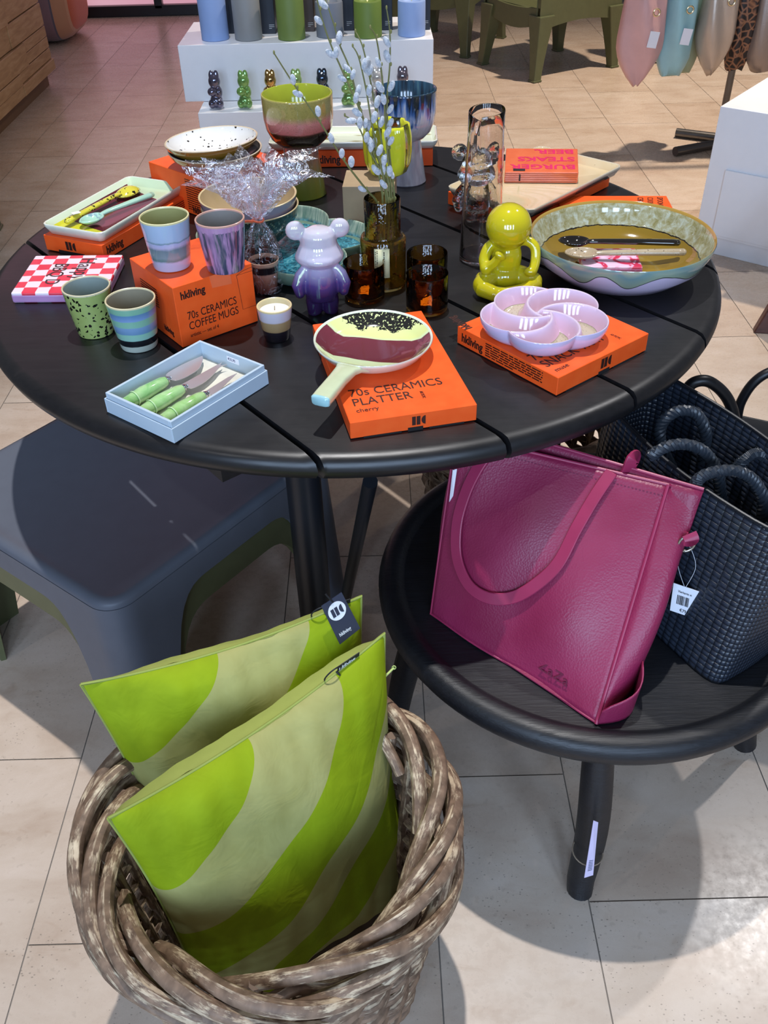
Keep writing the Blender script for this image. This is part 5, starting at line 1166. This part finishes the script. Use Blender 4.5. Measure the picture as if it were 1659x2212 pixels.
b = MB(); b.lathe([(0.001, 0.0), (0.052, 0.0), (0.056, 0.0012), (0.074, 0.012), (0.0845, 0.0255), (0.0862, 0.0285), (0.0855, 0.0298), (0.0838, 0.0290), (0.072, 0.0155), (0.060, 0.0095), (0.030, 0.0078), (0.001, 0.0076)], 96, mi=[1, 1, 1, 1, 1, 1, 1, 0, 0, 0, 0]); b.build('dish', [pgl, whg], pf, angle=70)
d = Vector((-0.34, -0.94, 0)).normalized(); s_ = Vector((-d.y, d.x, 0)); rr = []
for k, (dist, w_, z, th) in enumerate(((0.074, 0.027, 0.020, 0.005), (0.082, 0.020, 0.023, 0.006), (0.094, 0.0150, 0.0245, 0.0065), (0.120, 0.0130, 0.0245, 0.0075), (0.160, 0.0135, 0.023, 0.0080), (0.172, 0.0135, 0.0225, 0.0078))):
    p = d * dist + ZUP * z; ring = []
    for q in range(16): a = 2 * math.pi * q / 16; ca_, sa_ = math.cos(a), math.sin(a); ring.append(p + s_ * (w_ * math.copysign(abs(ca_) ** 0.5, ca_)) + ZUP * (th * math.copysign(abs(sa_) ** 0.5, sa_)))
    rr.append(ring)
b = MB(); b.rings(rr[:-1], cap1=False); b.rings(rr[-2:], cap0=False, mi=0); b.build('handle', plain('pale_green_glaze_handle', 'c6cfaa', 0.14, coat=0.5), pf, angle=70)
b = MB(); b.rings([rr[-1], [p + d * 0.0015 + (rr[-1][0] - p) * 0 for p in rr[-1]], [((p - (d * 0.172 + ZUP * 0.0225)) * 0.86 + d * 0.1755 + ZUP * 0.0225) for p in rr[-1]]]); b.build('handle_tip', plain('aqua_tip_glaze', '9fcbd0', 0.14, coat=0.5), pf, angle=70)

# ---- snack tray on its carton
bF = carton('flat orange snack tray carton at the right front of the table', 0.289, -0.510, 38.2, 0.197, 0.205, 0.030)
text('SNACK TRAY', 0.0262, onk, bF, (0.010, 0.030, 0.0303), (1, 0, 0), (0, 1, 0), sx=0.80); text('70s CERAMICS', 0.0262, onk, bF, (0.010, 0.054, 0.0303), (1, 0, 0), (0, 1, 0), sx=0.80); text('muse', 0.0125, onk, bF, (0.011, 0.0125, 0.0303), (1, 0, 0), (0, 1, 0))
text('hkliving', 0.019, onk, bF, (-0.0003, 0.195, 0.0085), (0, -1, 0), ZUP, bold=0.03, sx=0.8); rows(6, 0.115, 0.0038, 0.0017, onk, bF, (-0.0003, 0.143, 0.0245), (0, -1, 0), ZUP, 12); text('hkliving', 0.020, onk, bF, (0.012, 0.185, 0.0303), (0.1, 1, 0), (-1, 0.1, 0), bold=0.03, sx=0.8)
emblem(0.0215, onk, bF, (0.092, -0.0003, 0.0095), (1, 0, 0), ZUP); text('ARTISTIC', 0.0065, onk, bF, (0.150, 0.035, 0.0303), (0, -1, 0), (1, 0, 0), sx=0.7)
def petals(name, lab, x, y, z, rz, a, e, H, mats, spin=1, depth_fn=None, ridge=True, n=5):
    o = thing(name, lab, 'tray', (x, y, z), rz); cs_ = [(e * math.cos(2 * math.pi * k / n), e * math.sin(2 * math.pi * k / n)) for k in range(n)]
    def Rout(th):
        best = 0; dx, dy = math.cos(th), math.sin(th)
        for cx, cy in cs_:
            bb = dx * cx + dy * cy; disc = bb * bb - (cx * cx + cy * cy - a * a)
            if disc >= 0: best = max(best, bb + math.sqrt(disc))
        return best
    fn_ = math.acos(min(1, e * math.sin(math.pi / n) / a)) ; phn = math.pi / 2 - fn_ + math.pi / n if False else None
    # notch angle measured at circle k: the outer crossing with circle k+1
    k1 = math.pi / n; rn = e * math.cos(k1) + math.sqrt(max(0, a * a - (e * math.sin(k1)) ** 2)); nx, ny = rn * math.cos(k1), rn * math.sin(k1)
    phn = math.atan2(ny, nx - e)
    def dist_ridge(px, py):
        best = 9
        for k in range(n):
            t0 = 2 * math.pi * k / n; c_, s2 = math.cos(-t0), math.sin(-t0); qx, qy = px * c_ - py * s2, px * s2 + py * c_
            if spin < 0: qy = -qy
            an = math.atan2(qy, qx - e); 
            if an < 0: an += 2 * math.pi
            if phn <= an <= math.pi * 1.02: best = min(best, abs(math.hypot(qx - e, qy) - a))
            else: best = min(best, math.hypot(qx - (e + a * math.cos(math.pi)), qy - 0), math.hypot(qx - nx, qy - ny))
        return best
    def hgt(px, py, tt, R):
        d0 = (1 - tt) * R
        d_ = d0 * 0.93
        if ridge: d_ = min(d_, dist_ridge(px, py))
        w0 = 0.0016; sl = 0.0135
        if d_ < w0: return H
        q = min(1, (d_ - w0) / sl); return 0.0055 + (H - 0.0055) * (1 - q) ** 1.6
    NT, NRr = 260, 84; vs = []; fs = []
    for i in range(NT):
        th = 2 * math.pi * i / NT; R = Rout(th)
        for j in range(NRr + 1):
            tt = (j / NRr); tt = 1 - (1 - tt) ** 1.15; x_, y_ = R * tt * math.cos(th), R * tt * math.sin(th); vs.append((x_, y_, hgt(x_, y_, tt, R) if tt < 1 else H))
    m_ = NRr + 1
    for i in range(NT):
        i2 = (i + 1) % NT
        for j in range(NRr): fs.append((i * m_ + j, i * m_ + j + 1, i2 * m_ + j + 1, i2 * m_ + j))
    b = MB(); b.add(vs, fs, 0); rr = []
    for f, zz in ((1.0, H), (1.006, H - 0.001), (1.0, H * 0.72), (0.94, H * 0.30), (0.86, 0.003), (0.82, 0.0)): rr.append([(Rout(2 * math.pi * i / NT) * f * math.cos(2 * math.pi * i / NT), Rout(2 * math.pi * i / NT) * f * math.sin(2 * math.pi * i / NT), zz) for i in range(NT)])
    b.rings(rr[::-1], mi=1, cap0=True, cap1=False); b.build('dish', mats, o, angle=180); return o
t = Nt('lilac_glaze'); v = t.coord(); z = t.sep(v)[2]; zz = t.math('ADD', z, t.math('MULTIPLY', t.math('SUBTRACT', t.noise(v, 60, 2), 0.5), 0.0012))
c = t.ramp(t.math('DIVIDE', zz, 0.032), [(0.0, 'b5ab92'), (0.20, 'b8ae96'), (0.212, '7f7868'), (0.225, 'cfabbf'), (0.6, 'd3b2c6'), (0.9, 'd2bbd4'), (1, 'dacbda')]); c = t.mix(t.math('MULTIPLY', t.math('LESS_THAN', t.vor(v, 260), 0.22), t.math('LESS_THAN', zz, 0.0064)), c, '8c8268')
t.p(c, 0.1, coat=0.7); lil = t.m
lil2 = plain('lilac_outer', 'c6bcdc', 0.14, coat=0.5)
petals('snack_tray', 'lilac five petal snack tray lying on the right front orange carton', 0.288, -0.374, T + 0.0308, R_(42), 0.0525, 0.0430, 0.030, [lil, lil2], spin=1)

# ---- blue green petal dish behind the bear
t = Nt('reactive_blue'); v = t.coord(); s3 = t.sep(v); z = s3[2]; ang_ = t.math('ARCTAN2', s3[1], s3[0])
cmb = t.new('ShaderNodeCombineXYZ'); t.put(cmb.inputs[0], t.math('MULTIPLY', ang_, 14)); t.put(cmb.inputs[1], t.math('MULTIPLY', t.math('SQRT', t.math('ADD', t.math('POWER', s3[0], 2.0), t.math('POWER', s3[1], 2.0))), 22))
stk = t.noise(cmb.outputs[0], 2.2, 3, 0.6); mot = t.noise(v, 95, 4, 0.7, 0.8)
base_ = t.ramp(mot, [(0.30, '0f2b3c'), (0.45, '22586a'), (0.58, '3f8fa4'), (0.75, '8fb9b4')]); rimc_ = t.ramp(stk, [(0.35, '6d8f80'), (0.6, 'b3c2ae')])
t.p(t.mix(t.ramp(t.math('DIVIDE', z, 0.034), [(0.25, (0, 0, 0)), (0.45, (1, 1, 1))]), base_, rimc_), 0.1, coat=0.8); t.bump(mot, 0.3, 0.002); rb_ = t.m
petals('petal_dish', 'large blue green glazed petal dish behind the purple bear', -0.130, -0.008, T + 0.0005, R_(12), 0.073, 0.094, 0.034, [rb_, plain('sage_outer_glaze', '6d8a78', 0.2, coat=0.5)], ridge=False)

# ---- big round bowl with two spoons and napkins
bwc = at(1347, 512, T + 0.072)
bw = thing('large_bowl', 'large shallow ceramic bowl with mustard inside and dripping rim at the right', 'bowl', (0.458, -0.116, T), R_(10))
t = Nt('bowl_outer'); v = t.coord(); s3 = t.sep(v); ang_ = t.math('ARCTAN2', s3[1], s3[0])
dr = t.math('MULTIPLY', t.math('SINE', t.math('ADD', t.math('MULTIPLY', ang_, 8), t.math('MULTIPLY', t.math('SINE', t.math('MULTIPLY', ang_, 3)), 1.3))), 0.010); lim = t.math('ADD', t.math('MULTIPLY_ADD', t.noise(v, 20, 2), 0.012, 0.044), dr)
dd = t.math('SUBTRACT', s3[2], lim); c = t.ramp(t.math('MULTIPLY_ADD', dd, 10, 0.5), [(0, 'c8b8d0'), (0.482, 'cbbdd6'), (0.484, '3a3c3c'), (0.500, '4c5450'), (0.504, '93a38c'), (0.7, '6f8f90'), (0.8, '9ca58c')]); t.p(c, 0.14, coat=0.6); bo_ = t.m
t = Nt('bowl_inner'); v = t.coord(); s3 = t.sep(v); ang_ = t.math('ARCTAN2', s3[1], s3[0])
zn = t.math('ADD', s3[2], t.math('MULTIPLY', t.math('SUBTRACT', t.noise(v, 60, 3, 0.6), 0.5), 0.006)); mo = t.ramp(t.noise(v, 70, 4, 0.7, 0.5), [(0.35, '8b8352'), (0.5, 'a39f7c'), (0.65, 'b9beac')])
c = t.mix(t.math('GREATER_THAN', zn, 0.036), '8a6f22', mo); c = t.mix(t.math('MULTIPLY', t.math('GREATER_THAN', zn, 0.0345), t.math('LESS_THAN', zn, 0.0362)), c, '231e18'); c = t.mix(t.math('GREATER_THAN', s3[2], 0.0695), c, 'a8853c'); t.p(c, 0.08, coat=0.8); bi_ = t.m
b = MB(); b.lathe([(0.001, 0.0005), (0.068, 0.0), (0.074, 0.001), (0.110, 0.012), (0.140, 0.036), (0.152, 0.060), (0.1545, 0.071), (0.1535, 0.0735), (0.1505, 0.0715), (0.1475, 0.060), (0.136, 0.039), (0.130, 0.030), (0.106, 0.0165), (0.070, 0.0085), (0.001, 0.0075)], 120, mi=[0] * 7 + [1] * 7, fn=lambda a, z: 1 + 0.004 * math.sin(3 * a)); b.build('dish', [bo_, bi_], bw, angle=80)
t = Nt('pink_floral'); v = t.coord(); t.p(t.ramp(t.noise(v, 22, 2, 0.5, 1.5), [(0.42, 'e3c3dc'), (0.47, 'ddb0d2'), (0.52, 'd62a50'), (0.62, 'c22c58'), (0.64, 'e0b4d4')]), 0.35, coat=0.3)
o = thing('napkin_pack', 'pink and red paper napkin pack inside the large bowl under the spoons', 'napkins', (0.443, -0.112, T + 0.0085), R_(-4))
b = MB(); b.box((0.0, 0.0, 0.013), (0.100, 0.080, 0.015)); b.build('paper_stack', t.m, o, smooth=False, bevel=0.002)
b = MB(); [b.box((0.0, -0.0405, 0.0076 + 0.0028 * k), (0.099, 0.001, 0.0018)) for k in range(4)]; b.build('folded_edges', plain('pink_fold', 'c77fb6', 0.5), o, smooth=False)
blk = glaze('black_glaze', [(0, '120f10'), (0.5, '1a1513'), (1, '0f1a14')], 0.03, dist=0.5, rough=0.05, coat=1.0); cream = speckle('cream_speckle', 'a8967c', '33241a', 210, 0.24, 'b4a48a')
zt_ = T + 0.0325
pb = at(1240, 522, zt_ + .008); ph = at(1462, 529, zt_ + .010); spoon('glossy black spoon resting in the large bowl, farther from the camera', (pb.x, pb.y), (ph.x, ph.y), zt_, blk, True, 0.0185, 0.0068, zt=zt_ + 0.006)
pb = at(1256, 549, zt_ + .006); ph = at(1474, 552, zt_ + .008); spoon('cream spoon with brown speckles resting in the large bowl, nearer the camera', (pb.x, pb.y), (ph.x, ph.y), zt_ - 0.001, cream, True, 0.0195, 0.0070, zt=zt_ + 0.006)

# ---- boxes and trays at the back right
bD = carton('flat orange carton under the cream tray at the back right', 0.331, 0.097, 46.5, 0.292, 0.196, 0.027, False)
b = MB(); b.box((-0.0002, 0.10, 0.0225), (0.0006, 0.13, 0.0008)); b.build('flap_gap', plain('dark_orange_fold', '8f2c10', 0.6), bD, smooth=False)
csp = speckle('cream_tray_glaze', 'cdb891', '7a6a50', 120, 0.10, 'd3c09c'); brim = glaze('cream_grey_rim', [(0, '5d5450'), (0.5, '6a605a'), (0.7, 'b7ab95'), (1, 'cbbfa6')], 0.02, dist=0.1)
D0 = Vector((0.331, 0.097, 0)); e1 = Vector((math.cos(R_(46.5)), math.sin(R_(46.5)), 0)); e2 = Vector((-e1.y, e1.x, 0)); c_ = D0 + e1 * 0.150 + e2 * 0.098
tray('serving_tray', 'cream speckled rectangular tray on the back right orange carton', 0.368, 0.253, T + 0.0275, 47.0, 0.325, 0.206, 0.019, csp, brim)
t = Nt('orange_paper'); t.p(t.ramp(t.noise(t.coord(), 30, 3), [(0.3, 'e0643a'), (0.7, 'ea7446')]), 0.25, coat=0.5); t.bump(t.noise(t.coord(), 70, 3, 0.6, 1.2), 0.15, 0.003)
zn_ = T + 0.0275 + 0.006
Q = [at(1090, 371, zn_ + 0.022), at(1250, 372, zn_ + 0.022), at(1248, 321, zn_ + 0.022), at(1093, 320, zn_ + 0.022)]
o = thing('napkin_pack', 'orange paper napkin pack with pink lettering on the cream tray', 'napkins', (Q[0].x, Q[0].y, zn_)); pl = [((q - Q[0]).x, (q - Q[0]).y) for q in Q]
b = MB(); b.prism(pl, 0.0, 0.022); b.build('paper_stack', t.m, o, smooth=False, bevel=0.002)
ux = (Q[1] - Q[0]).normalized(); uy = (Q[3] - Q[0]).normalized(); L1 = (Q[1] - Q[0]).length; L2 = (Q[3] - Q[0]).length; hp_ = plain('pink_ink', 'd6285f', 0.4)
for j, wd_ in enumerate(('BEER.', 'STEAKS', 'BURGER')): text(wd_, 0.036, hp_, o, ux * (L1 * 0.97) + uy * (L2 * (0.93 - 0.32 * j) ) + ZUP * 0.0223, -ux, -uy, bold=0.025, sx=0.98)
nv = (uy.cross(ZUP)).normalized(); b = MB(); [b.box((0, 0, 0), (0, 0, 0)) for _ in ()]
b = MB(); f_ = -uy
for k in range(5): p = ux * 0.002 - uy * 0.0004 + ZUP * (0.003 + 0.0038 * k); b.add([p, p + ux * (L1 - 0.004), p + ux * (L1 - 0.004) + ZUP * 0.0008, p + ZUP * 0.0008], [(0, 1, 2, 3)])
b.build('folded_edges', plain('dark_orange_fold', '8f2c10', 0.6), o, smooth=False)
p = ux * (L1 * 0.115) + uy * (L2 * 0.03) + ZUP * 0.0224; b = MB(); b.add([p, p + ux * 0.024, p + ux * 0.024 + uy * 0.014, p + uy * 0.014], [(0, 1, 2, 3)]); p = ux * (L1 * 0.20) - uy * 0.0010 + ZUP * 0.004; b.add([p, p + ux * 0.003, p + ux * 0.003 + ZUP * 0.013, p + ZUP * 0.013], [(0, 1, 2, 3)]); b.build('black_label', ink, o, smooth=False)
bE = carton('flat orange spoon carton mostly hidden behind the large bowl', 0.395, 0.080, -4, 0.215, 0.12, 0.024, False)
for k, w_ in enumerate(('SPOONS', 'COOKING', 'CERAMICS')): text(w_, 0.016, onk, bE, (0.195 - 0.019 * k, 0.112, 0.0243), (-0.15, -1, 0), (1, -0.15, 0), sx=0.8)
# ---- long flat carton with a tray at the back
bC = carton('long flat orange carton at the back edge under the white leaf tray', -0.190, 0.480, -2.0, 0.362, 0.100, 0.036, False)
text('hkliving', 0.024, onk, bC, (0.095, -0.0003, 0.010), (1, 0, 0), ZUP, bold=0.03, sx=0.85); rows(4, 0.05, 0.006, 0.0016, onk, bC, (0.215, -0.0003, 0.026), (1, 0, 0), ZUP, 8)
t = Nt('leaf_tray_glaze'); v = t.coord(); n_ = t.noise(t.coord(scale=(1, 3, 1)), 14, 2); t.p(t.ramp(n_, [(0.0, 'd6ddc6'), (0.56, 'd9dfca'), (0.63, '9a8f5f'), (0.70, '7a7748')]), 0.12, coat=0.6)
tray('serving_tray', 'off white serving tray with olive brush marks on the long back carton', -0.003, 0.531, T + 0.0365, -2.0, 0.375, 0.120, 0.018, t.m, plain('tray_white', 'd9d8cc', 0.15, coat=0.5))

# ---- goblets
def goblet(lab, px, py, m_cup, m_in, m_foot, rc, hc, rz=0, lean=None):
    p = at(px, py, T); o = thing('footed_bowl', lab, 'vase', (p.x, p.y, T), rz, 'footed ceramic bowls'); k = rc / 0.068
    H = hc
    b = MB(); b.lathe([(0.0445 * k, 0.0), (0.0460 * k, 0.002), (0.0440 * k, 0.010), (0.0385 * k, 0.05 * k), (0.0335 * k, 0.088 * k), (0.0325 * k, 0.096 * k)], 64, cap1=False); b.build('foot', m_foot, o)
    z0 = 0.096 * k; b = MB(); b.lathe([(0.0325 * k, z0), (0.042 * k, z0 + 0.004), (0.056 * k, z0 + 0.017), (0.0645 * k, z0 + 0.036), (0.0675 * k, z0 + 0.056), (0.068 * k, H - 0.004), (0.0678 * k, H - 0.0006), (0.066 * k, H), (0.0645 * k, H - 0.001), (0.0640 * k, z0 + 0.05), (0.058 * k, z0 + 0.028), (0.040 * k, z0 + 0.010), (0.001, z0 + 0.006)], 80, mi=[0] * 6 + [1] * 6, cap0=False); b.build('cup', [m_cup, m_in], o, angle=70)
    return o
t = Nt('goblet_bands'); v = t.coord(); z = t.sep(v)[2]; f = t.math('ADD', t.math('MULTIPLY_ADD', z, 1 / 0.106, -0.096 / 0.106), t.math('MULTIPLY', t.math('SUBTRACT', t.noise(t.coord(scale=(1, 1, 0.5)), 20, 3), 0.5), 0.05)); fine = t.noise(v, 420, 2)
c = t.ramp(f, [(0.0, '1b0f0b'), (0.33, '22120e'), (0.37, '4a2a20'), (0.40, 'c46a64'), (0.57, 'd0827a'), (0.65, 'b08c62'), (0.70, 'a0904e'), (1.0, 'a89a58')]); c = t.mix(t.math('MULTIPLY', t.math('LESS_THAN', fine, 0.42), 0.25), c, '5a5528'); t.p(c, 0.1, coat=0.7); gm = t.m
ft = glaze('goblet_foot', [(0, '6f7a2a'), (0.35, '7c7c3a'), (0.75, '8a6a50'), (1, '8f5a52')], 0.096, dist=0.1, dscale=30)
goblet('large footed bowl glazed olive pink and black with lime inside, left of the twigs', 657, 418, gm, plain('lime_inside', '98a02c', 0.12, coat=0.5), ft, 0.0705, 0.200)
t = Nt('blue_drip'); v = t.coord(); z = t.sep(v)[2]; st = t.noise(t.coord(scale=(1, 1, 0.07)), 95, 4, 0.65); f = t.math('ADD', t.math('MULTIPLY_ADD', z, 1 / 0.096, -0.090 / 0.096), t.math('MULTIPLY', t.math('SUBTRACT', st, 0.5), 1.7))
c = t.ramp(f, [(0.0, 'b4b2bc'), (0.50, 'c8c8d4'), (0.60, '93a7d0'), (0.70, '456ca8'), (0.82, '22395a'), (0.94, '1a2430'), (1, '2c3436')]); t.p(c, 0.1, coat=0.7); bd = t.m
t = Nt('blue_drip_foot'); st = t.noise(t.coord(scale=(1, 1, 0.12)), 60, 3, 0.6); t.p(t.ramp(st, [(0.3, '8c8a96'), (0.6, 'b4b2bc')]), 0.12, coat=0.6); bdf = t.m
t = Nt('blue_drip_in'); st = t.noise(t.coord(scale=(1, 1, 0.07)), 90, 4, 0.65); t.p(t.ramp(st, [(0.35, '14202c'), (0.55, '2a4a60'), (0.7, '4d6f76')]), 0.12, coat=0.6); bdi = t.m
goblet('footed bowl with blue drip glaze over grey, right behind the willow twigs', 878, 390, bd, bdi, bdf, 0.0625, 0.187)

# ---- kraft box with the clear and yellow glass vase
kx = thing('kraft_box', 'upright kraft cardboard box under the clear yellow glass vase', 'box', (0.0235, 0.074, T), R_(-4)); kr = plain('kraft_card', 'a88f70', 0.7, bump=0.1)
b = MB(); b.box((0.006, 0.046, 0.048), (0.096, 0.09, 0.096)); b.build('carton', kr, kx, smooth=False, bevel=0.0008); text('r', 0.014, onk, kx, (0.038, 0.0004, 0.040), (1, 0, 0), ZUP)
p = at(838, 378, T + 0.097); yv = thing('glass_vase', 'wavy clear and yellow glass vase on the kraft box behind the twigs', 'vase', (p.x, p.y + 0.01, T + 0.0965))
t = Nt('clear_yellow_glass'); v = t.coord(); ang_ = t.math('ARCTAN2', t.sep(v)[1], t.sep(v)[0]); k = t.math('GREATER_THAN', t.math('SINE', t.math('MULTIPLY_ADD', ang_, 4, 0.4)), -0.55)
t.p(t.mix(k, 'd9dedb', 'e2e238'), 0.03, trans=t.math('MULTIPLY_ADD', k, -0.75, 1.0), ior=1.45, coat=0.6)
b = MB(); b.lathe([(0.001, 0.0), (0.026, 0.0), (0.036, 0.006), (0.0415, 0.022), (0.0435, 0.045), (0.0430, 0.068), (0.0400, 0.086), (0.0385, 0.092), (0.0350, 0.090), (0.0375, 0.068), (0.0375, 0.045), (0.034, 0.022), (0.026, 0.011), (0.001, 0.010)], 96, fn=lambda a, z: 1 + (0.06 + 0.6 * max(0, z - 0.03)) * 0.9 * math.cos(8 * a + 0.6) * min(1, z / 0.03 + 0.2) * 0.8); b.build('glass_body', t.m, yv, angle=180)

# ---- stack of shallow bowls on an orange carton at the back left
bB = carton('orange carton under the stacked white speckled bowls at the back left', -0.279, 0.168, 47.0, 0.185, 0.190, 0.080, False)
rows(14, 0.055, 0.0045, 0.0018, onk, bB, (-0.0003, 0.075, 0.069), (0, -1, 0), ZUP, 21); text('hkliving', 0.018, onk, bB, (-0.0003, 0.062, 0.006), (0, -1, 0), ZUP, bold=0.03, sx=0.8)
def bowl(lab, x, y, z, R, h, m_in, m_out, rimc, rb_=0.5, tilt=(0, 0), group='stacked ceramic bowls', th=0.0035):
    o = thing('bowl', lab, 'bowl', (x, y, z), 0, group); o.rotation_euler = (R_(tilt[0]), R_(tilt[1]), 0)
    b = MB(); b.lathe([(0.001, 0.0), (R * rb_, 0.0), (R * (rb_ + 0.04), 0.002), (R * (rb_ + 1) / 2 * 1.06, h * 0.32), (R * 0.965, h * 0.75), (R * 0.998, h - 0.002)], 72, cap1=False); b.build('outer_glaze', m_out, o)
    b = MB(); b.lathe([(R * 0.998, h - 0.002), (R, h - 0.0008), (R - 0.0012, h + 0.0002), (R - th, h - 0.001)], 72, cap0=False, cap1=False); b.build('rim', plain('rim_' + rimc, rimc, 0.3), o)
    b = MB(); b.lathe([(R - th, h - 0.001), (R * 0.965 - th, h * 0.75), (R * (rb_ + 1) / 2 * 1.04 - th, h * 0.32 + th), (R * rb_, th + 0.001), (0.001, th)], 72, cap0=False); b.build('inner_glaze', m_in, o); return o
wsp = dots('white_black_speckle', 'dddbd8', '2a2724', 125, 0.42, 'e2e0dd')
mus = glaze('mustard_outer', [(0, '6a6a20'), (0.4, '8a7422'), (1, '9a6a30')], 0.03, dist=0.5, dscale=18)
c_ = at(455, 299, T + 0.150)
bowl('orange pink shallow bowl under the white speckled one', -0.272, 0.256, T + 0.081, 0.0925, 0.036, plain('umber_inside', '3b3430', 0.15), glaze('sunset_outer', [(0, '7a4a54'), (0.4, '8f5a5a'), (0.75, 'a8602c'), (1, 'a87838')], 0.036, dist=0.3, dscale=14), 'cdbda4')
bowl('white shallow bowl with black speckles on top of the back left stack', -0.275, 0.252, T + 0.102, 0.0915, 0.034, wsp, mus, 'cbb99c', tilt=(-2, -3))
dkm = speckle('moss_mottle', '2c2f22', '6d7258', 150, 0.40, '25281c'); 
bowl('moss green mottled bowl under the cream one, behind the wrapped gift', -0.186, 0.040, T + 0.0062, 0.0885, 0.076, plain('beige_inside', 'b59f7c', 0.15), dkm, 'c9b489', rb_=0.42)
bowl('cream bowl with lilac outside, upper of two behind the wrapped gift', -0.188, 0.040, T + 0.0315, 0.0885, 0.070, plain('sand_inside', 'b8a17c', 0.14, coat=0.5), glaze('lilac_grey_outer', [(0, '8a7f92'), (1, '9a8d9c')], 0.07), 'd1bb90', rb_=0.5)

# ---- cup wrapped in crinkled cellophane
cp = at(576, 630, T); wg = thing('wrapped_cup', 'copper pink cup gift wrapped in crinkled clear cellophane with an orange ribbon', 'gift', (cp.x, cp.y + 0.006, T))
b = MB(); b.lathe([(0.018, 0.0005), (0.0195, 0.003), (0.0225, 0.03), (0.0250, 0.054), (0.0255, 0.056), (0.0240, 0.0565), (0.021, 0.03), (0.017, 0.006), (0.001, 0.005)], 44); b.build('cup', glaze('copper_cup', [(0, '6f4038'), (0.45, '9a6a58'), (0.62, 'a87c6a'), (0.66, '1c1418'), (0.85, '1a1216'), (0.9, 'a88670'), (1, 'b8947c')], 0.056, dist=0.12, dscale=24), wg)
t = Nt('cellophane'); gl = t.new('ShaderNodeBsdfGlossy'); gl.inputs['Roughness'].default_value = 0.09; gl.inputs['Color'].default_value = (0.95, 0.95, 1, 1); tr_ = t.new('ShaderNodeBsdfTransparent'); tr_.inputs['Color'].default_value = (0.97, 0.965, 0.985, 1)
fr = t.new('ShaderNodeLayerWeight'); fr.inputs['Blend'].default_value = 0.35; nz = t.noise(t.coord(), 34, 3, 0.6, 1.4); cr_ = t.ramp(nz, [(0.475, (0, 0, 0)), (0.5, (1, 1, 1)), (0.525, (0, 0, 0))]); df = t.new('ShaderNodeBsdfDiffuse'); df.inputs['Color'].default_value = (0.85, 0.85, 0.9, 1)
bpn = t.new('ShaderNodeBump'); t.put(bpn.inputs['Height'], nz); bpn.inputs['Strength'].default_value = 0.9; bpn.inputs['Distance'].default_value = 0.006; t.t.links.new(bpn.outputs[0], gl.inputs['Normal'])
m1 = t.new('ShaderNodeMixShader'); t.put(m1.inputs[0], t.math('MULTIPLY_ADD', fr.outputs['Facing'], 0.45, 0.16)); t.t.links.new(tr_.outputs[0], m1.inputs[1]); t.t.links.new(gl.outputs[0], m1.inputs[2])
m2 = t.new('ShaderNodeMixShader'); t.put(m2.inputs[0], t.math('MULTIPLY', cr_, 0.55)); t.t.links.new(m1.outputs[0], m2.inputs[1]); t.t.links.new(df.outputs[0], m2.inputs[2]); t.t.links.new(m2.outputs[0], t.out.inputs[0]); cello = t.m
cello2 = cello.copy(); cello2.name = 'cellophane_smooth'
for nd_ in cello2.node_tree.nodes:
    if nd_.type == 'MATH' and nd_.operation == 'MULTIPLY_ADD' and abs(nd_.inputs[2].default_value - 0.16) < 1e-4: nd_.inputs[1].default_value = 0.22; nd_.inputs[2].default_value = 0.05
    if nd_.type == 'MATH' and nd_.operation == 'MULTIPLY': nd_.inputs[1].default_value = 0.22
r = random.Random(11)
def crumple(prof, seg, amp, lean=(0, 0), seed=1, fold=7):
    rr = []; q = random.Random(seed); H0 = prof[0][1]; H1 = prof[-1][1]; ph = [q.uniform(0, 6) for _ in range(6)]
    for R, z, am in prof:
        f = (z - H0) / (H1 - H0); ring = []
        for i in range(seg):
            a = 2 * math.pi * i / seg; k = 1 + am * math.sin(fold * a + ph[0] + 2 * f) + am * 0.7 * math.sin(fold * 2.3 * a + ph[1] + 3 * f) + am * q.uniform(-0.7, 0.7)
            ring.append((R * k * math.cos(a) + lean[0] * f, R * k * math.sin(a) * 0.8 + lean[1] * f, z + am * 0.02 * q.uniform(-1, 1) + (0.012 * am * math.sin(3 * a + ph[2]) * f)))
        rr.append(ring)
    return rr
b = MB(); b.rings(crumple([(0.027, 0.001, 0.03), (0.030, 0.02, 0.06), (0.031, 0.045, 0.08), (0.030, 0.062, 0.10), (0.026, 0.080, 0.18), (0.019, 0.098, 0.22), (0.011, 0.112, 0.25), (0.0065, 0.120, 0.2)], 34, 1, (-0.004, 0.010), 3), cap0=False, cap1=False); b.build('film_bag', cello2, wg, smooth=False)
b = MB(); b.rings(crumple([(0.0065, 0.120, 0.2), (0.016, 0.134, 0.30), (0.036, 0.154, 0.30), (0.056, 0.174, 0.30), (0.074, 0.190, 0.32), (0.088, 0.200, 0.38)], 32, 1, (-0.006, 0.022), 8, 6), cap0=False, cap1=False); q1 = b.build('film_fan', cello, wg, smooth=False, loc=(-0.004, 0.010, 0))
b = MB(); b.rings(crumple([(0.006, 0.120, 0.2), (0.014, 0.136, 0.35), (0.028, 0.158, 0.4), (0.044, 0.180, 0.45), (0.056, 0.200, 0.5)], 26, 1, (0.006, 0.020), 15, 5), cap0=False, cap1=False); b.build('film_fan', cello, wg, smooth=False, loc=(-0.004, 0.010, 0))
b = MB(); b.tube([(-0.004 + 0.0095 * math.cos(a), 0.010 + 0.0085 * math.sin(a), 0.119 + 0.001 * math.sin(2 * a)) for a in [2 * math.pi * i / 20 for i in range(21)]], 0.0018, 6); b.tube(smooth_path([(-0.012, 0.004, 0.119), (-0.024, -0.002, 0.122), (-0.036, -0.006, 0.118), (-0.040, -0.008, 0.112)], 4), 0.0022, 6); b.build('ribbon', plain('orange_ribbon', 'd2603c', 0.4), wg)
